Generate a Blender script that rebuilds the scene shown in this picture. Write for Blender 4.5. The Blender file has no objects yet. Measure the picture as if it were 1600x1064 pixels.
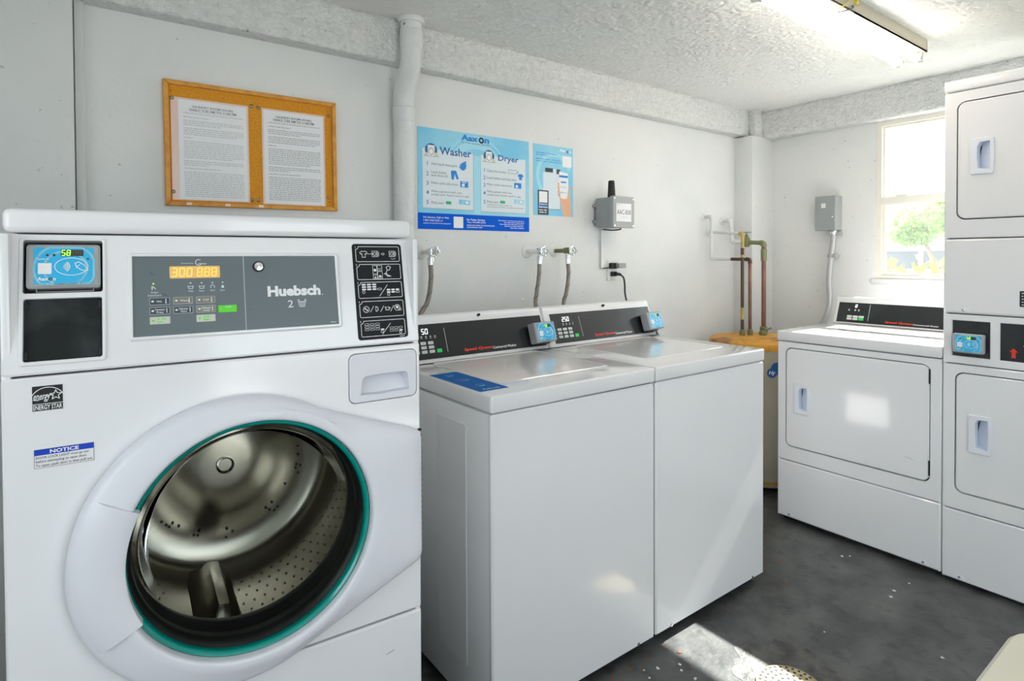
import bpy, bmesh, math, random
import numpy as np
from mathutils import Matrix, Vector
from mathutils.geometry import tessellate_polygon
random.seed(11)
SC = bpy.context.scene
COL = SC.collection
PI = math.pi

# ------------------------------------------------------------------ camera
cam_d = bpy.data.cameras.new('camera')
cam = bpy.data.objects.new('camera', cam_d)
COL.objects.link(cam)
cam_d.sensor_width = 36.0
cam_d.lens = 918.03 / 1600 * 36
cam_d.shift_y = -(532 - 417.05) / 1600
cam_d.clip_start = 0.02
cam.matrix_world = (Matrix.Translation((0, 0, 1.2913)) @ Matrix.Rotation(math.radians(-36.6266), 4, 'Z')
                    @ Matrix.Rotation(math.radians(90 - .9288), 4, 'X') @ Matrix.Rotation(math.radians(-.2718), 4, 'Z'))
SC.camera = cam

# ------------------------------------------------------------------ sky, sun, exposure
world = bpy.data.worlds.new('world')
SC.world = world
world.use_nodes = True
bg = world.node_tree.nodes['Background']
bg.inputs[0].default_value = (.86, .94, 1.0, 1)
bg.inputs[1].default_value = 3.6
sun_d = bpy.data.lights.new('sun', 'SUN')
sun_d.energy = 30
sun_d.angle = math.radians(.6)
sun_d.color = (1, .97, .93)
sun = bpy.data.objects.new('sun', sun_d)
COL.objects.link(sun)
sun.location = (8, 1, 8)
sun.rotation_euler = Vector((-1, .012, -.9015)).to_track_quat('-Z', 'Y').to_euler()
vs = SC.view_settings
vs.view_transform = 'Standard'
vs.look = 'None'
vs.gamma = 1
vs.use_curve_mapping = False
vs.exposure = 0.05
SC.cycles.max_bounces = 10
SC.cycles.diffuse_bounces = 6
SC.cycles.transparent_max_bounces = 16
SC.cycles.sample_clamp_indirect = 8

# ------------------------------------------------------------------ materials
MATS = {}


def mat(name, col, rough=.5, metal=0., coat=0., spec=.5, bump=None, var=None, emit=None, dirt=None):
    m = bpy.data.materials.new(name)
    m.use_nodes = True
    nt = m.node_tree
    b = nt.nodes['Principled BSDF']
    b.inputs['Base Color'].default_value = (*col, 1)
    b.inputs['Roughness'].default_value = rough
    b.inputs['Metallic'].default_value = metal
    b.inputs['Coat Weight'].default_value = coat
    b.inputs['Coat Roughness'].default_value = .08
    b.inputs['Specular IOR Level'].default_value = spec
    tc = None

    def coord():
        n = nt.nodes.new('ShaderNodeTexCoord')
        return n.outputs['Object']
    if var:      # (scale, colour2, low, high)
        n = nt.nodes.new('ShaderNodeTexNoise')
        n.inputs['Scale'].default_value = var[0]
        n.inputs['Detail'].default_value = 6
        nt.links.new(coord(), n.inputs['Vector'])
        r = nt.nodes.new('ShaderNodeValToRGB')
        r.color_ramp.elements[0].position = var[2]
        r.color_ramp.elements[1].position = var[3]
        r.color_ramp.elements[0].color = (*col, 1)
        r.color_ramp.elements[1].color = (*var[1], 1)
        nt.links.new(n.outputs['Fac'], r.inputs['Fac'])
        out = r.outputs['Color']
        if dirt:     # (scale, colour, threshold)
            n2 = nt.nodes.new('ShaderNodeTexNoise')
            n2.inputs['Scale'].default_value = dirt[0]
            n2.inputs['Detail'].default_value = 4
            nt.links.new(coord(), n2.inputs['Vector'])
            r2 = nt.nodes.new('ShaderNodeValToRGB')
            r2.color_ramp.elements[0].position = dirt[2]
            r2.color_ramp.elements[1].position = dirt[2] + (dirt[3] if len(dirt) > 3 else .04)
            nt.links.new(n2.outputs['Fac'], r2.inputs['Fac'])
            mx = nt.nodes.new('ShaderNodeMixRGB')
            nt.links.new(r2.outputs['Color'], mx.inputs['Fac'])
            nt.links.new(out, mx.inputs['Color1'])
            mx.inputs['Color2'].default_value = (*dirt[1], 1)
            out = mx.outputs['Color']
        nt.links.new(out, b.inputs['Base Color'])
    if bump:     # (scale, strength, distance[, detail])
        n = nt.nodes.new('ShaderNodeTexNoise')
        n.inputs['Scale'].default_value = bump[0]
        n.inputs['Detail'].default_value = bump[3] if len(bump) > 3 else 3
        nt.links.new(coord(), n.inputs['Vector'])
        bp = nt.nodes.new('ShaderNodeBump')
        bp.inputs['Strength'].default_value = bump[1]
        bp.inputs['Distance'].default_value = bump[2]
        nt.links.new(n.outputs['Fac'], bp.inputs['Height'])
        nt.links.new(bp.outputs['Normal'], b.inputs['Normal'])
    if emit:
        b.inputs['Emission Color'].default_value = (*emit[0], 1)
        b.inputs['Emission Strength'].default_value = emit[1]
    MATS[name] = m
    return m


def glass_mat(name, tint, ior, haze=0.):
    m = bpy.data.materials.new(name)
    m.use_nodes = True
    nt = m.node_tree
    nt.nodes.remove(nt.nodes['Principled BSDF'])
    out = nt.nodes['Material Output']
    tr = nt.nodes.new('ShaderNodeBsdfTransparent')
    tr.inputs[0].default_value = (*tint, 1)
    gl = nt.nodes.new('ShaderNodeBsdfGlossy')
    gl.inputs['Roughness'].default_value = .02
    fr = nt.nodes.new('ShaderNodeFresnel')
    fr.inputs[0].default_value = ior
    mx = nt.nodes.new('ShaderNodeMixShader')
    nt.links.new(fr.outputs[0], mx.inputs[0])
    base = tr.outputs[0]
    if haze:
        tl = nt.nodes.new('ShaderNodeBsdfTranslucent')
        tl.inputs[0].default_value = (.9, .92, .9, 1)
        nz = nt.nodes.new('ShaderNodeTexNoise')
        nz.inputs['Scale'].default_value = 5
        mp = nt.nodes.new('ShaderNodeMapRange')
        mp.inputs[3].default_value = haze * .6
        mp.inputs[4].default_value = haze * 1.4
        nt.links.new(nz.outputs[0], mp.inputs[0])
        hm = nt.nodes.new('ShaderNodeMixShader')
        nt.links.new(mp.outputs[0], hm.inputs[0])
        nt.links.new(base, hm.inputs[1])
        nt.links.new(tl.outputs[0], hm.inputs[2])
        base = hm.outputs[0]
    nt.links.new(base, mx.inputs[1])
    nt.links.new(gl.outputs[0], mx.inputs[2])
    nt.links.new(mx.outputs[0], out.inputs[0])
    MATS[name] = m
    return m


mat('wall_paint', (.73, .74, .73), .45, bump=(60, .15, .004), var=(2.2, (.66, .685, .68), .45, .75), dirt=(48, (.42, .43, .41), .695))
mat('beam_paint', (.78, .79, .78), .5, bump=(62, 1.0, .020, 4), var=(38, (.69, .71, .70), .42, .66), dirt=(40, (.35, .35, .33), .715))
mat('popcorn', (.78, .785, .77), .75, bump=(160, .5, .006, 3))
mat('pipe_paint', (.72, .73, .73), .4, bump=(45, .6, .010), dirt=(30, (.3, .3, .29), .71), var=(6, (.64, .655, .65), .4, .7))
mat('floor_paint', (.052, .056, .056), .36, bump=(35, .4, .006, 6), var=(7, (.125, .128, .124), .36, .70), dirt=(16, (.032, .033, .033), .54, .22))
mat('enamel', (.84, .84, .855), .13, coat=.3)
mat('enamel_top', (.82, .82, .83), .09, coat=.5)
mat('enamel_side', (.84, .85, .87), .3, coat=.2)
mat('door_plastic', (.74, .745, .80), .33)
mat('handle_plastic', (.80, .82, .88), .32)
mat('handle_pocket', (.66, .72, .84), .4)
mat('black_panel', (.016, .019, .021), .26, coat=.3)
mat('plate_black', (.010, .011, .013), .5, spec=.2)
mat('black_matte', (.010, .010, .011), .6)
mat('black_rubber', (.015, .016, .016), .42)
mat('cavity', (.02, .021, .021), .8)
mat('coin_plate', (.012, .015, .016), .5, spec=.2, var=(14, (.045, .052, .055), .45, .75))
mat('grey_overlay', (.128, .162, .172), .42, bump=(300, .03, .001))
mat('grey_body', (.30, .31, .31), .4)
mat('grey_box', (.30, .325, .33), .42)
mat('grey_box_lid', (.36, .37, .36), .42)
mat('grey_reader', (.40, .41, .42), .38)
mat('sticker_blue', (.0, .13, .46), .6, spec=.15)
mat('notice_blue', (.0, .05, .52), .4)
mat('screen_blue', (.03, .36, .62), .25, emit=((.03, .40, .68), .25))
mat('screen_light', (.30, .66, .82), .3)
mat('white_print', (.86, .87, .88), .5)
mat('grey_print', (.45, .47, .48), .5)
mat('dark_print', (.035, .038, .042), .5)
mat('soft_print', (.16, .165, .18), .6)
mat('mid_print', (.28, .28, .29), .6)
mat('red_print', (.80, .035, .012), .45)
mat('green_button', (.02, .62, .12), .35, emit=((.02, .62, .12), .12))
mat('start_green', (.10, .62, .02), .4, emit=((.10, .7, .01), .12))
mat('key_cream', (.60, .62, .54), .4)
mat('key_dark', (.045, .070, .085), .4)
mat('key_taupe', (.22, .21, .175), .4)
mat('key_white', (.72, .73, .72), .35)
mat('display_amber', (.62, .36, .05), .3, emit=((.75, .42, .03), .25), var=(9, (.70, .48, .22), .4, .6))
mat('segment_amber', (.86, .62, .12), .4, emit=((1, .65, .10), .5))
mat('segment_green', (.3, .9, .1), .4, emit=((.42, 1, .10), 1.2))
mat('segment_white', (.9, .92, .95), .4, emit=((.9, .95, 1), 1.0))
mat('segment_off', (.10, .12, .09), .5)
mat('chrome', (.78, .79, .80), .14, metal=1)
mat('steel_drum', (.60, .555, .485), .26, metal=1, bump=(8, .12, .01))
mat('hose_green', (.01, .06, .05), .4)
mat('teal_rim', (.0, .30, .25), .12, coat=.6)
mat('braid', (.30, .27, .24), .42, metal=.6, bump=(260, .8, .004))
mat('brass_green', (.22, .23, .11), .5, metal=.5, bump=(60, .5, .004))
mat('copper', (.27, .135, .10), .42, metal=.55, var=(7, (.16, .075, .06), .4, .7), bump=(40, .2, .002))
mat('copper_dark', (.085, .052, .036), .5, metal=.4)
mat('yellow_paint', (.50, .36, .11), .5, var=(22, (.40, .30, .07), .45, .7))
mat('heater_tan', (.47, .435, .345), .45, var=(3, (.38, .34, .26), .4, .7))
mat('heater_rust', (.64, .31, .025), .5, var=(8, (.26, .105, .045), .52, .66), bump=(60, .3, .003))
mat('badge_blue', (.01, .10, .36), .35)
mat('oak', (.72, .33, .045), .45, var=(26, (.56, .22, .025), .4, .7), bump=(90, .15, .002))
mat('cork', (.72, .31, .012), .8, var=(160, (.60, .23, .012), .4, .65), bump=(220, .5, .002))
mat('paper', (.80, .81, .83), .5)
mat('laminate', (.78, .58, .50), .25)
mat('brass_tack', (.30, .27, .20), .3, metal=.8)
mat('tape', (.84, .70, .60), .5)
mat('poster_blue', (.22, .60, .84), .6, spec=.15, var=(3, (.36, .70, .84), .4, .65))
mat('poster_pale', (.40, .74, .88), .6, spec=.15)
mat('poster_card', (.70, .79, .84), .45)
mat('poster_navy', (.0, .11, .66), .6, spec=.15)
mat('poster_ink', (.01, .14, .40), .5)
mat('poster_logo', (.01, .23, .68), .5)
mat('poster_skin', (.86, .46, .28), .5)
mat('poster_green', (.03, .42, .20), .5)
mat('poster_khaki', (.62, .64, .48), .5)
mat('outlet_white', (.74, .74, .72), .35)
mat('tube_glow', (1, 1, 1), .4, emit=((1, .94, .85), 15))
mat('fixture_beige', (.60, .56, .44), .45)
mat('fixture_amber', (.62, .40, .18), .5)
mat('wire_yellow', (.75, .62, .08), .5)
mat('cream_plastic', (.78, .74, .60), .35, bump=(200, .1, .001))
mat('drain_cream', (.62, .53, .33), .6, var=(30, (.42, .33, .18), .45, .65), bump=(90, .4, .003))
mat('worn_concrete', (.115, .113, .105), .6, var=(18, (.045, .046, .045), .4, .65), bump=(45, .8, .006))
mat('chip_white', (.7, .7, .66), .6)
mat('chip_rust', (.24, .10, .045), .8)
mat('alu_cream', (.76, .73, .66), .4)
mat('conduit', (.48, .49, .49), .4, metal=.3)
mat('lawn', (.16, .24, .06), .9, var=(3, (.26, .30, .12), .4, .6))
mat('asphalt', (.35, .35, .34), .9)
mat('bark', (.22, .17, .12), .9, bump=(30, .6, .02))
mat('stucco', (.40, .38, .32), .8, bump=(40, .3, .01))
mat('car_white', (.80, .82, .84), .2, coat=.5)
mat('car_glass', (.06, .08, .10), .1)
mat('tyre', (.03, .03, .03), .7)
glass_mat('window_glass', (.95, .97, .96), 1.35, haze=.05)
glass_mat('door_glass', (.72, .75, .73), 1.07)
for nm, c1, c2 in (('leaf_green', (.16, .34, .08), (.28, .44, .12)), ('leaf_lime', (.17, .32, .008), (.27, .40, .015))):
    m = mat(nm, c1, .6, var=(4, c2, .35, .65))
    nt = m.node_tree
    bs = nt.nodes['Principled BSDF']
    tl = nt.nodes.new('ShaderNodeBsdfTranslucent')
    tl.inputs[0].default_value = (*c2, 1)
    mx = nt.nodes.new('ShaderNodeMixShader')
    mx.inputs[0].default_value = .5
    nt.links.new(bs.outputs[0], mx.inputs[1])
    nt.links.new(tl.outputs[0], mx.inputs[2])
    nt.links.new(mx.outputs[0], nt.nodes['Material Output'].inputs[0])

# ------------------------------------------------------------------ mesh helpers
FRONT = Matrix(((1, 0, 0, 0), (0, 0, -1, 0), (0, 1, 0, 0), (0, 0, 0, 1)))     # (u, v, w) -> x, z, -y : a face looking to -y


def frame(o, u, v):
    u = Vector(u).normalized()
    v = Vector(v).normalized()
    w = u.cross(v)
    return Matrix(((u.x, v.x, w.x, o[0]), (u.y, v.y, w.y, o[1]), (u.z, v.z, w.z, o[2]), (0, 0, 0, 1)))


def rrect(u0, u1, v0, v1, r, n=5):
    pts = []
    for cu, cv, a0 in ((u1 - r, v0 + r, -90), (u1 - r, v1 - r, 0), (u0 + r, v1 - r, 90), (u0 + r, v0 + r, 180)):
        for k in range(n + 1):
            a = math.radians(a0 + 90 * k / n)
            pts.append((cu + r * math.cos(a), cv + r * math.sin(a)))
    return pts


def rect(u0, u1, v0, v1):
    return [(u0, v0), (u1, v0), (u1, v1), (u0, v1)]


def circle(cu, cv, r, n=32, a0=0.):
    return [(cu + r * math.cos(a0 + 2 * PI * k / n), cv + r * math.sin(a0 + 2 * PI * k / n)) for k in range(n)]


def area(p):
    return sum(p[i][0] * p[(i + 1) % len(p)][1] - p[(i + 1) % len(p)][0] * p[i][1] for i in range(len(p))) / 2


def offset(p, d):
    """move every corner outward by d (p counter-clockwise)"""
    out = []
    n = len(p)
    for i in range(n):
        a, b, c = Vector(p[i - 1]), Vector(p[i]), Vector(p[(i + 1) % n])
        e1 = b - a
        e2 = c - b
        n1 = Vector((e1.y, -e1.x)).normalized() if e1.length > 1e-9 else Vector((0, 0))
        n2 = Vector((e2.y, -e2.x)).normalized() if e2.length > 1e-9 else n1
        nn = (n1 + n2)
        if nn.length < 1e-6:
            nn = n1
        nn.normalize()
        k = max(.4, nn.dot(n1))
        q = b + nn * (d / k)
        out.append((q.x, q.y))
    return out


TEXT = {}


def text_geo(body, bold=0., shear=0.):
    key = (body, bold, shear)
    if key not in TEXT:
        cu = bpy.data.curves.new('t', 'FONT')
        cu.body = body
        cu.size = 1
        cu.resolution_u = 2
        cu.offset = bold
        cu.shear = shear
        ob = bpy.data.objects.new('t', cu)
        me = bpy.data.meshes.new_from_object(ob)
        vsx = [(v.co.x, v.co.y) for v in me.vertices]
        fs = [tuple(p.vertices) for p in me.polygons]
        bpy.data.objects.remove(ob)
        bpy.data.meshes.remove(me)
        bpy.data.curves.remove(cu)
        TEXT[key] = (vsx, fs)
    return TEXT[key]


class MB:
    def __init__(s, M=None):
        s.v, s.f, s.M = [], [], M or Matrix()

    def add(s, vsx, fs):
        o = len(s.v)
        s.v += [tuple(s.M @ Vector(p)) for p in vsx]
        s.f += [tuple(i + o for i in f) for f in fs]
        return s

    def box(s, x0, x1, y0, y1, z0, z1):
        return s.add([(x, y, z) for z in (z0, z1) for y in (y0, y1) for x in (x0, x1)],
                     [(0, 2, 3, 1), (4, 5, 7, 6), (0, 1, 5, 4), (2, 6, 7, 3), (0, 4, 6, 2), (1, 3, 7, 5)])

    def rbox(s, x0, x1, y0, y1, z0, z1, r=.01, seg=2):
        bm = bmesh.new()
        bmesh.ops.create_cube(bm, size=1)
        for v in bm.verts:
            v.co = ((x0 + x1) / 2 + v.co.x * (x1 - x0), (y0 + y1) / 2 + v.co.y * (y1 - y0), (z0 + z1) / 2 + v.co.z * (z1 - z0))
        bmesh.ops.bevel(bm, geom=bm.edges[:], offset=r, segments=seg, profile=.5, affect='EDGES')
        bm.verts.index_update()
        s.add([tuple(v.co) for v in bm.verts], [tuple(v.index for v in f.verts) for f in bm.faces])
        bm.free()
        return s

    def loft(s, rings, cap0=True, cap1=True, closed=True):
        n = len(rings[0])
        o = [p for r in rings for p in r]
        fs = []
        for k in range(len(rings) - 1):
            for i in range(n if closed else n - 1):
                j = (i + 1) % n
                fs.append((k * n + i, k * n + j, (k + 1) * n + j, (k + 1) * n + i))
        if cap0:
            fs.append(tuple(reversed(range(n))))
        if cap1:
            fs.append(tuple((len(rings) - 1) * n + i for i in range(n)))
        return s.add(o, fs)

    def plate(s, poly, w0, w1, bev=0., holes=(), hbev=0.):
        """polygon in u, v with holes, solid from w0 to w1 with a chamfer on the front edge"""
        loops = [poly if area(poly) > 0 else poly[::-1]] + [h if area(h) > 0 else h[::-1] for h in holes]
        front = []
        for k, lp in enumerate(loops):
            b = bev if k == 0 else hbev
            fl = offset(lp, -b if k == 0 else b) if b else lp
            front.append(fl)
            n = len(lp)
            rings = [[(a, c, w0) for a, c in lp]]
            if b:
                rings.append([(a, c, w1 - b) for a, c in lp])
            rings.append([(a, c, w1) for a, c in fl])
            s.loft(rings, False, False)
        if not holes:
            n = len(poly)
            s.add([(a, c, w1) for a, c in front[0]], [tuple(range(n))])
            s.add([(a, c, w0) for a, c in loops[0]], [tuple(reversed(range(n)))])
        else:
            for lps, w, rev in ((front, w1, False), (loops, w0, True)):
                vv = [[Vector((a, c, 0)) for a, c in lp] for lp in lps]
                tris = tessellate_polygon(vv)
                flat = [(p.x, p.y, w) for lp in vv for p in lp]
                s.add(flat, [tuple(reversed(t)) if rev else tuple(t) for t in tris])
        return s

    def flat(s, poly, w):
        return s.add([(a, b, w) for a, b in poly], [tuple(range(len(poly)))])

    def tube(s, path, r, n=10, caps=True, radii=None):
        pts = [Vector(p) for p in path]
        rings = []
        up = None
        for i, p in enumerate(pts):
            d = (pts[min(i + 1, len(pts) - 1)] - pts[max(i - 1, 0)]).normalized()
            if up is None:
                up = Vector((0, 0, 1)) if abs(d.z) < .9 else Vector((1, 0, 0))
            a = d.cross(up)
            if a.length < 1e-4:
                a = d.cross(Vector((0, 1, 0)))
            a.normalize()
            up = a.cross(d).normalized()
            rr = radii[i] if radii else r
            rings.append([tuple(p + (a * math.cos(2 * PI * k / n) + up * math.sin(2 * PI * k / n)) * rr) for k in range(n)])
        return s.loft(rings, caps, caps)

    def lathe(s, prof, c=(0, 0), n=48):
        """profile of (radius, w) about the w axis through (u, v) = c"""
        rings = [[(c[0] + max(r, 1e-4) * math.cos(2 * PI * k / n), c[1] + max(r, 1e-4) * math.sin(2 * PI * k / n), w) for k in range(n)] for r, w in prof]
        return s.loft(rings, prof[0][0] < 1e-3, prof[-1][0] < 1e-3)

    def stroke(s, pts, wd, w, closed=False):
        pts = [Vector(p) for p in pts]
        n = len(pts)
        for i in range(n if closed else n - 1):
            a, b = pts[i], pts[(i + 1) % n]
            d = (b - a)
            if d.length < 1e-7:
                continue
            d.normalize()
            q = Vector((-d.y, d.x)) * wd / 2
            e = d * wd * .3
            s.flat([tuple(a - q - e), tuple(b - q + e), tuple(b + q + e), tuple(a + q - e)], w)
        return s

    def fit(s, body, u0, u1, v0, v1, w, bold=0., shear=0.):
        vsx, fs = text_geo(body, bold, shear)
        xs = [p[0] for p in vsx]
        ys = [p[1] for p in vsx]
        a, b, c, d = min(xs), max(xs), min(ys), max(ys)
        return s.add([(u0 + (x - a) / (b - a) * (u1 - u0), v0 + (y - c) / (d - c) * (v1 - v0), w) for x, y in vsx], fs)

    def line(s, body, u, v, h, w, bold=0., align='l'):
        vsx, fs = text_geo(body, bold)
        k = h / .7
        xs = [p[0] for p in vsx]
        sh = 0 if align == 'l' else (-max(xs) * k if align == 'r' else -max(xs) * k / 2)
        return s.add([(u + sh + x * k, v + y * k, w) for x, y in vsx], fs)

    def words(s, u0, u1, v, h, w, k=1.):
        """a row of print too small to read: word-long dashes broken like letters"""
        u = u0
        while u < u1 - h:
            for _ in range(random.randint(2, 8)):
                if u + h * .6 * k > u1:
                    break
                t = random.choice((.75, 1., 1.))
                s.flat(rect(u, u + h * .5 * k, v, v + h * t), w)
                u += h * .72 * k
            u += h * .8 * k
        return s

    def digits(s, txt, u, v, h, w, on='', wd=None, slant=.08):
        wd = wd or h * .14
        L = h * .5
        seg = {'a': ((0, 1), (1, 1)), 'b': ((1, 1), (1, .5)), 'c': ((1, .5), (1, 0)), 'd': ((0, 0), (1, 0)), 'e': ((0, .5), (0, 0)), 'f': ((0, 1), (0, .5)), 'g': ((0, .5), (1, .5))}
        tab = {'0': 'abcdef', '2': 'abged', '3': 'abgcd', '5': 'afgcd', '8': 'abcdefg', '1': 'bc', '-': 'g'}
        for ch in txt:
            for q in tab[ch]:
                (a, b), (c, d) = seg[q]
                p0 = Vector((u + a * L + b * h * slant, v + b * h))
                p1 = Vector((u + c * L + d * h * slant, v + d * h))
                m = (p0 + p1) / 2
                s.stroke([tuple(m + (p0 - m) * .78), tuple(m + (p1 - m) * .78)], wd, w)
            u += L + h * .3
        return s

    def build(s, name, m, parent=None, ang=40, label=None):
        me = bpy.data.meshes.new(name)
        me.from_pydata(s.v, [], s.f)
        bm = bmesh.new()
        bm.from_mesh(me)
        bmesh.ops.remove_doubles(bm, verts=bm.verts, dist=1e-6)
        bmesh.ops.recalc_face_normals(bm, faces=bm.faces)
        bm.to_mesh(me)
        bm.free()
        me.materials.append(MATS[m])
        if ang:
            me.shade_smooth()
            me.set_sharp_from_angle(angle=math.radians(ang))
        o = bpy.data.objects.new(name, me)
        COL.objects.link(o)
        if parent:
            o.parent = parent
        if label:
            o['label'] = label
        return o


def flatfix(o):
    """single-sided print faces its own +w; nothing to do, kept for reading"""
    return o


def tag(o, label, cat=None, group=None, kind=None):
    o['label'] = label
    if cat:
        o['category'] = cat
    if group:
        o['group'] = group
    if kind:
        o['kind'] = kind
    return o


def thing(name, label, cat, loc=(0, 0, 0), rz=0., group=None):
    o = bpy.data.objects.new(name, None)
    o.empty_display_size = .05
    COL.objects.link(o)
    o.location = loc
    o.rotation_euler = (0, 0, rz)
    return tag(o, label, cat, group)


def struct(o, label):
    return tag(o, label, None, None, 'structure')


def arc(c, r, a0, a1, n=12):
    return [(c[0] + r * math.cos(math.radians(a0 + (a1 - a0) * k / n)), c[1] + r * math.sin(math.radians(a0 + (a1 - a0) * k / n))) for k in range(n + 1)]


def smooth_path(pts, n=6):
    """Catmull-Rom through the points"""
    P = [Vector(p) for p in pts]
    P = [P[0] * 2 - P[1]] + P + [P[-1] * 2 - P[-2]]
    out = []
    for i in range(1, len(P) - 2):
        for k in range(n):
            t = k / n
            a, b, c, d = P[i - 1], P[i], P[i + 1], P[i + 2]
            out.append(.5 * ((2 * b) + (c - a) * t + (2 * a - 5 * b + 4 * c - d) * t * t + (3 * b - a - 3 * c + d) * t ** 3))
    out.append(P[-2])
    return [tuple(p) for p in out]


def elbow_path(pts, r=.02, n=4):
    """straight runs with rounded elbows"""
    P = [Vector(p) for p in pts]
    out = [P[0]]
    for i in range(1, len(P) - 1):
        a = (P[i - 1] - P[i]).normalized()
        b = (P[i + 1] - P[i]).normalized()
        for k in range(n + 1):
            t = k / n
            out.append((P[i] + a * r) * (1 - t) ** 2 + P[i] * 2 * t * (1 - t) + (P[i] + b * r) * t * t)
    out.append(P[-1])
    return [tuple(p) for p in out]


# ------------------------------------------------------------------ room shell
WY, RX, CZ = 2.25, 3.7483, 2.25          # poster wall, window wall, ceiling
XL, YF = -1.25, -1.35                    # unseen walls behind the camera
BZ = 2.078                               # underside of the beams
T = .11
struct(MB().box(XL - T, RX + T, YF - T, WY + T, -.10, 0).build('floor', 'floor_paint', ang=0), 'dark grey painted concrete floor worn and scuffed')
struct(MB().box(XL - T, RX + T, YF - T, WY + T, CZ, CZ + .16).build('ceiling', 'popcorn', ang=0), 'white popcorn textured ceiling')
struct(MB().box(XL - T, RX + T, WY, WY + T, 0, CZ).build('wall_back', 'wall_paint', ang=0), 'off white painted wall behind the washers')
fr = frame((XL - T, 0, 0), (0, 1, 0), (0, 0, 1))       # u = y, v = z, w = +x
struct(MB(fr).plate(rect(YF, WY, 0, CZ), 0, T, holes=[rect(-1.05, .95, .85, 2.04)]).build('wall_left', 'wall_paint', ang=0), 'off white painted side wall with an opening added for daylight')
fill_win = bpy.data.objects.new('fill_window', None)  # window added out of view to bring daylight onto the dryer fronts
COL.objects.link(fill_win)
fill_win.location = (XL, 0, 0)
struct(fill_win, 'unseen cream aluminium window added to the side wall for daylight')
f2 = frame((-.05, 0, 0), (0, 1, 0), (0, 0, 1))
MB(f2).plate(rect(-1.05, .95, .85, 2.04), -.03, .02, .002, holes=[rect(-1.02, -.065, .88, 2.01), rect(-.035, .92, .88, 2.01)]).build('window_frame', 'alu_cream', fill_win)
for a_, b_ in ((-1.02, -.065), (-.035, .92)):
    MB(f2).flat(rect(a_ - .005, b_ + .005, .875, 2.015), -.004).build('pane', 'window_glass', fill_win)
WIN = (.46, 1.487, 1.156, 2.068)         # window opening: y0, y1, z0, z1
fr = frame((RX + T, 0, 0), (0, -1, 0), (0, 0, 1))       # u = -y, v = z, w = -x
struct(MB(fr).plate(rect(-WY, -YF, 0, CZ), 0, T, holes=[rect(-WIN[1], -WIN[0], WIN[2], WIN[3])]).build('wall_right', 'wall_paint', ang=0), 'off white painted wall with the window')
fr = frame((0, YF - T, 0), (1, 0, 0), (0, 0, 1))
fr = Matrix(((1, 0, 0, 0), (0, 0, 1, YF - T), (0, 1, 0, 0), (0, 0, 0, 1)))
struct(MB(fr).plate(rect(XL - T, RX + T, 0, CZ), 0, T, holes=[rect(.30, 1.75, .002, 2.06)]).build('wall_front', 'wall_paint', ang=0), 'off white painted wall with an unseen doorway added for daylight')  # doorway hole added behind the camera to let in fill daylight
struct(MB().rbox(.02, RX, 2.183, WY + .01, BZ, CZ + .01, .006).build('trim_1', 'beam_paint'), 'rough painted concrete beam above the poster wall')
struct(MB().rbox(3.672, RX + .01, YF, 2.183, 2.066, CZ + .01, .006).build('trim_2', 'beam_paint'), 'rough painted concrete beam above the window')
struct(MB().rbox(3.51, RX + .01, 2.121, WY + .01, 0, 2.07, .004).build('trim_3', 'wall_paint'), 'white boxed column in the corner behind the water heater')
struct(MB().rbox(3.57, 3.665, 2.135, 2.183, 2.06, CZ + .01, .004).build('trim_4', 'beam_paint'), 'narrow painted post between corner column and ceiling')
struct(MB().rbox(XL, .004, 2.183, WY + .01, 0, CZ, .006).build('trim_5', 'wall_paint'), 'painted pillar beside the cork notice board')
struct(MB().rbox(.006, .03, 2.232, WY + .01, 0, CZ, .004).build('trim_6', 'wall_paint'), 'thin painted strip where the wall meets the pillar')



def rough_sheet(name, parent, o, u, v, lu, lv, res, amp, blur, m, seed, keep=None):
    rs = np.random.RandomState(seed)
    nu, nv = int(lu / res) + 1, int(lv / res) + 1
    h = rs.rand(nu, nv)
    for _ in range(blur):
        h = (h + np.roll(h, 1, 0) + np.roll(h, -1, 0) + np.roll(h, 1, 1) + np.roll(h, -1, 1)) / 5
    h = (h - h.min()) / (h.max() - h.min())
    big = rs.rand(nu // 12 + 2, nv // 12 + 2)
    iu, iv = np.meshgrid(np.arange(nu) / 12, np.arange(nv) / 12, indexing='ij')
    a, b = iu.astype(int), iv.astype(int)
    fu, fv = iu - a, iv - b
    g = big[a, b] * (1 - fu) * (1 - fv) + big[a + 1, b] * fu * (1 - fv) + big[a, b + 1] * (1 - fu) * fv + big[a + 1, b + 1] * fu * fv
    h = h * (.55 + .6 * g)
    h[0, :] = h[-1, :] = 0
    h[:, 0] = h[:, -1] = 0
    u, v = np.array(u, float), np.array(v, float)
    w = np.cross(u, v)
    U, V = np.meshgrid(np.linspace(0, lu, nu), np.linspace(0, lv, nv), indexing='ij')
    P = np.array(o, float) + U[..., None] * u + V[..., None] * v + (h * amp)[..., None] * w
    idx = np.arange(nu * nv).reshape(nu, nv)
    q = np.stack([idx[:-1, :-1], idx[1:, :-1], idx[1:, 1:], idx[:-1, 1:]], -1).reshape(-1, 4)
    me = bpy.data.meshes.new(name)
    me.from_pydata(P.reshape(-1, 3).tolist(), [], q.tolist())
    me.materials.append(MATS[m])
    me.shade_smooth()
    ob = bpy.data.objects.new(name, me)
    COL.objects.link(ob)
    ob.parent = parent
    ob['kind'] = 'stuff'
    return ob


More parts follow.
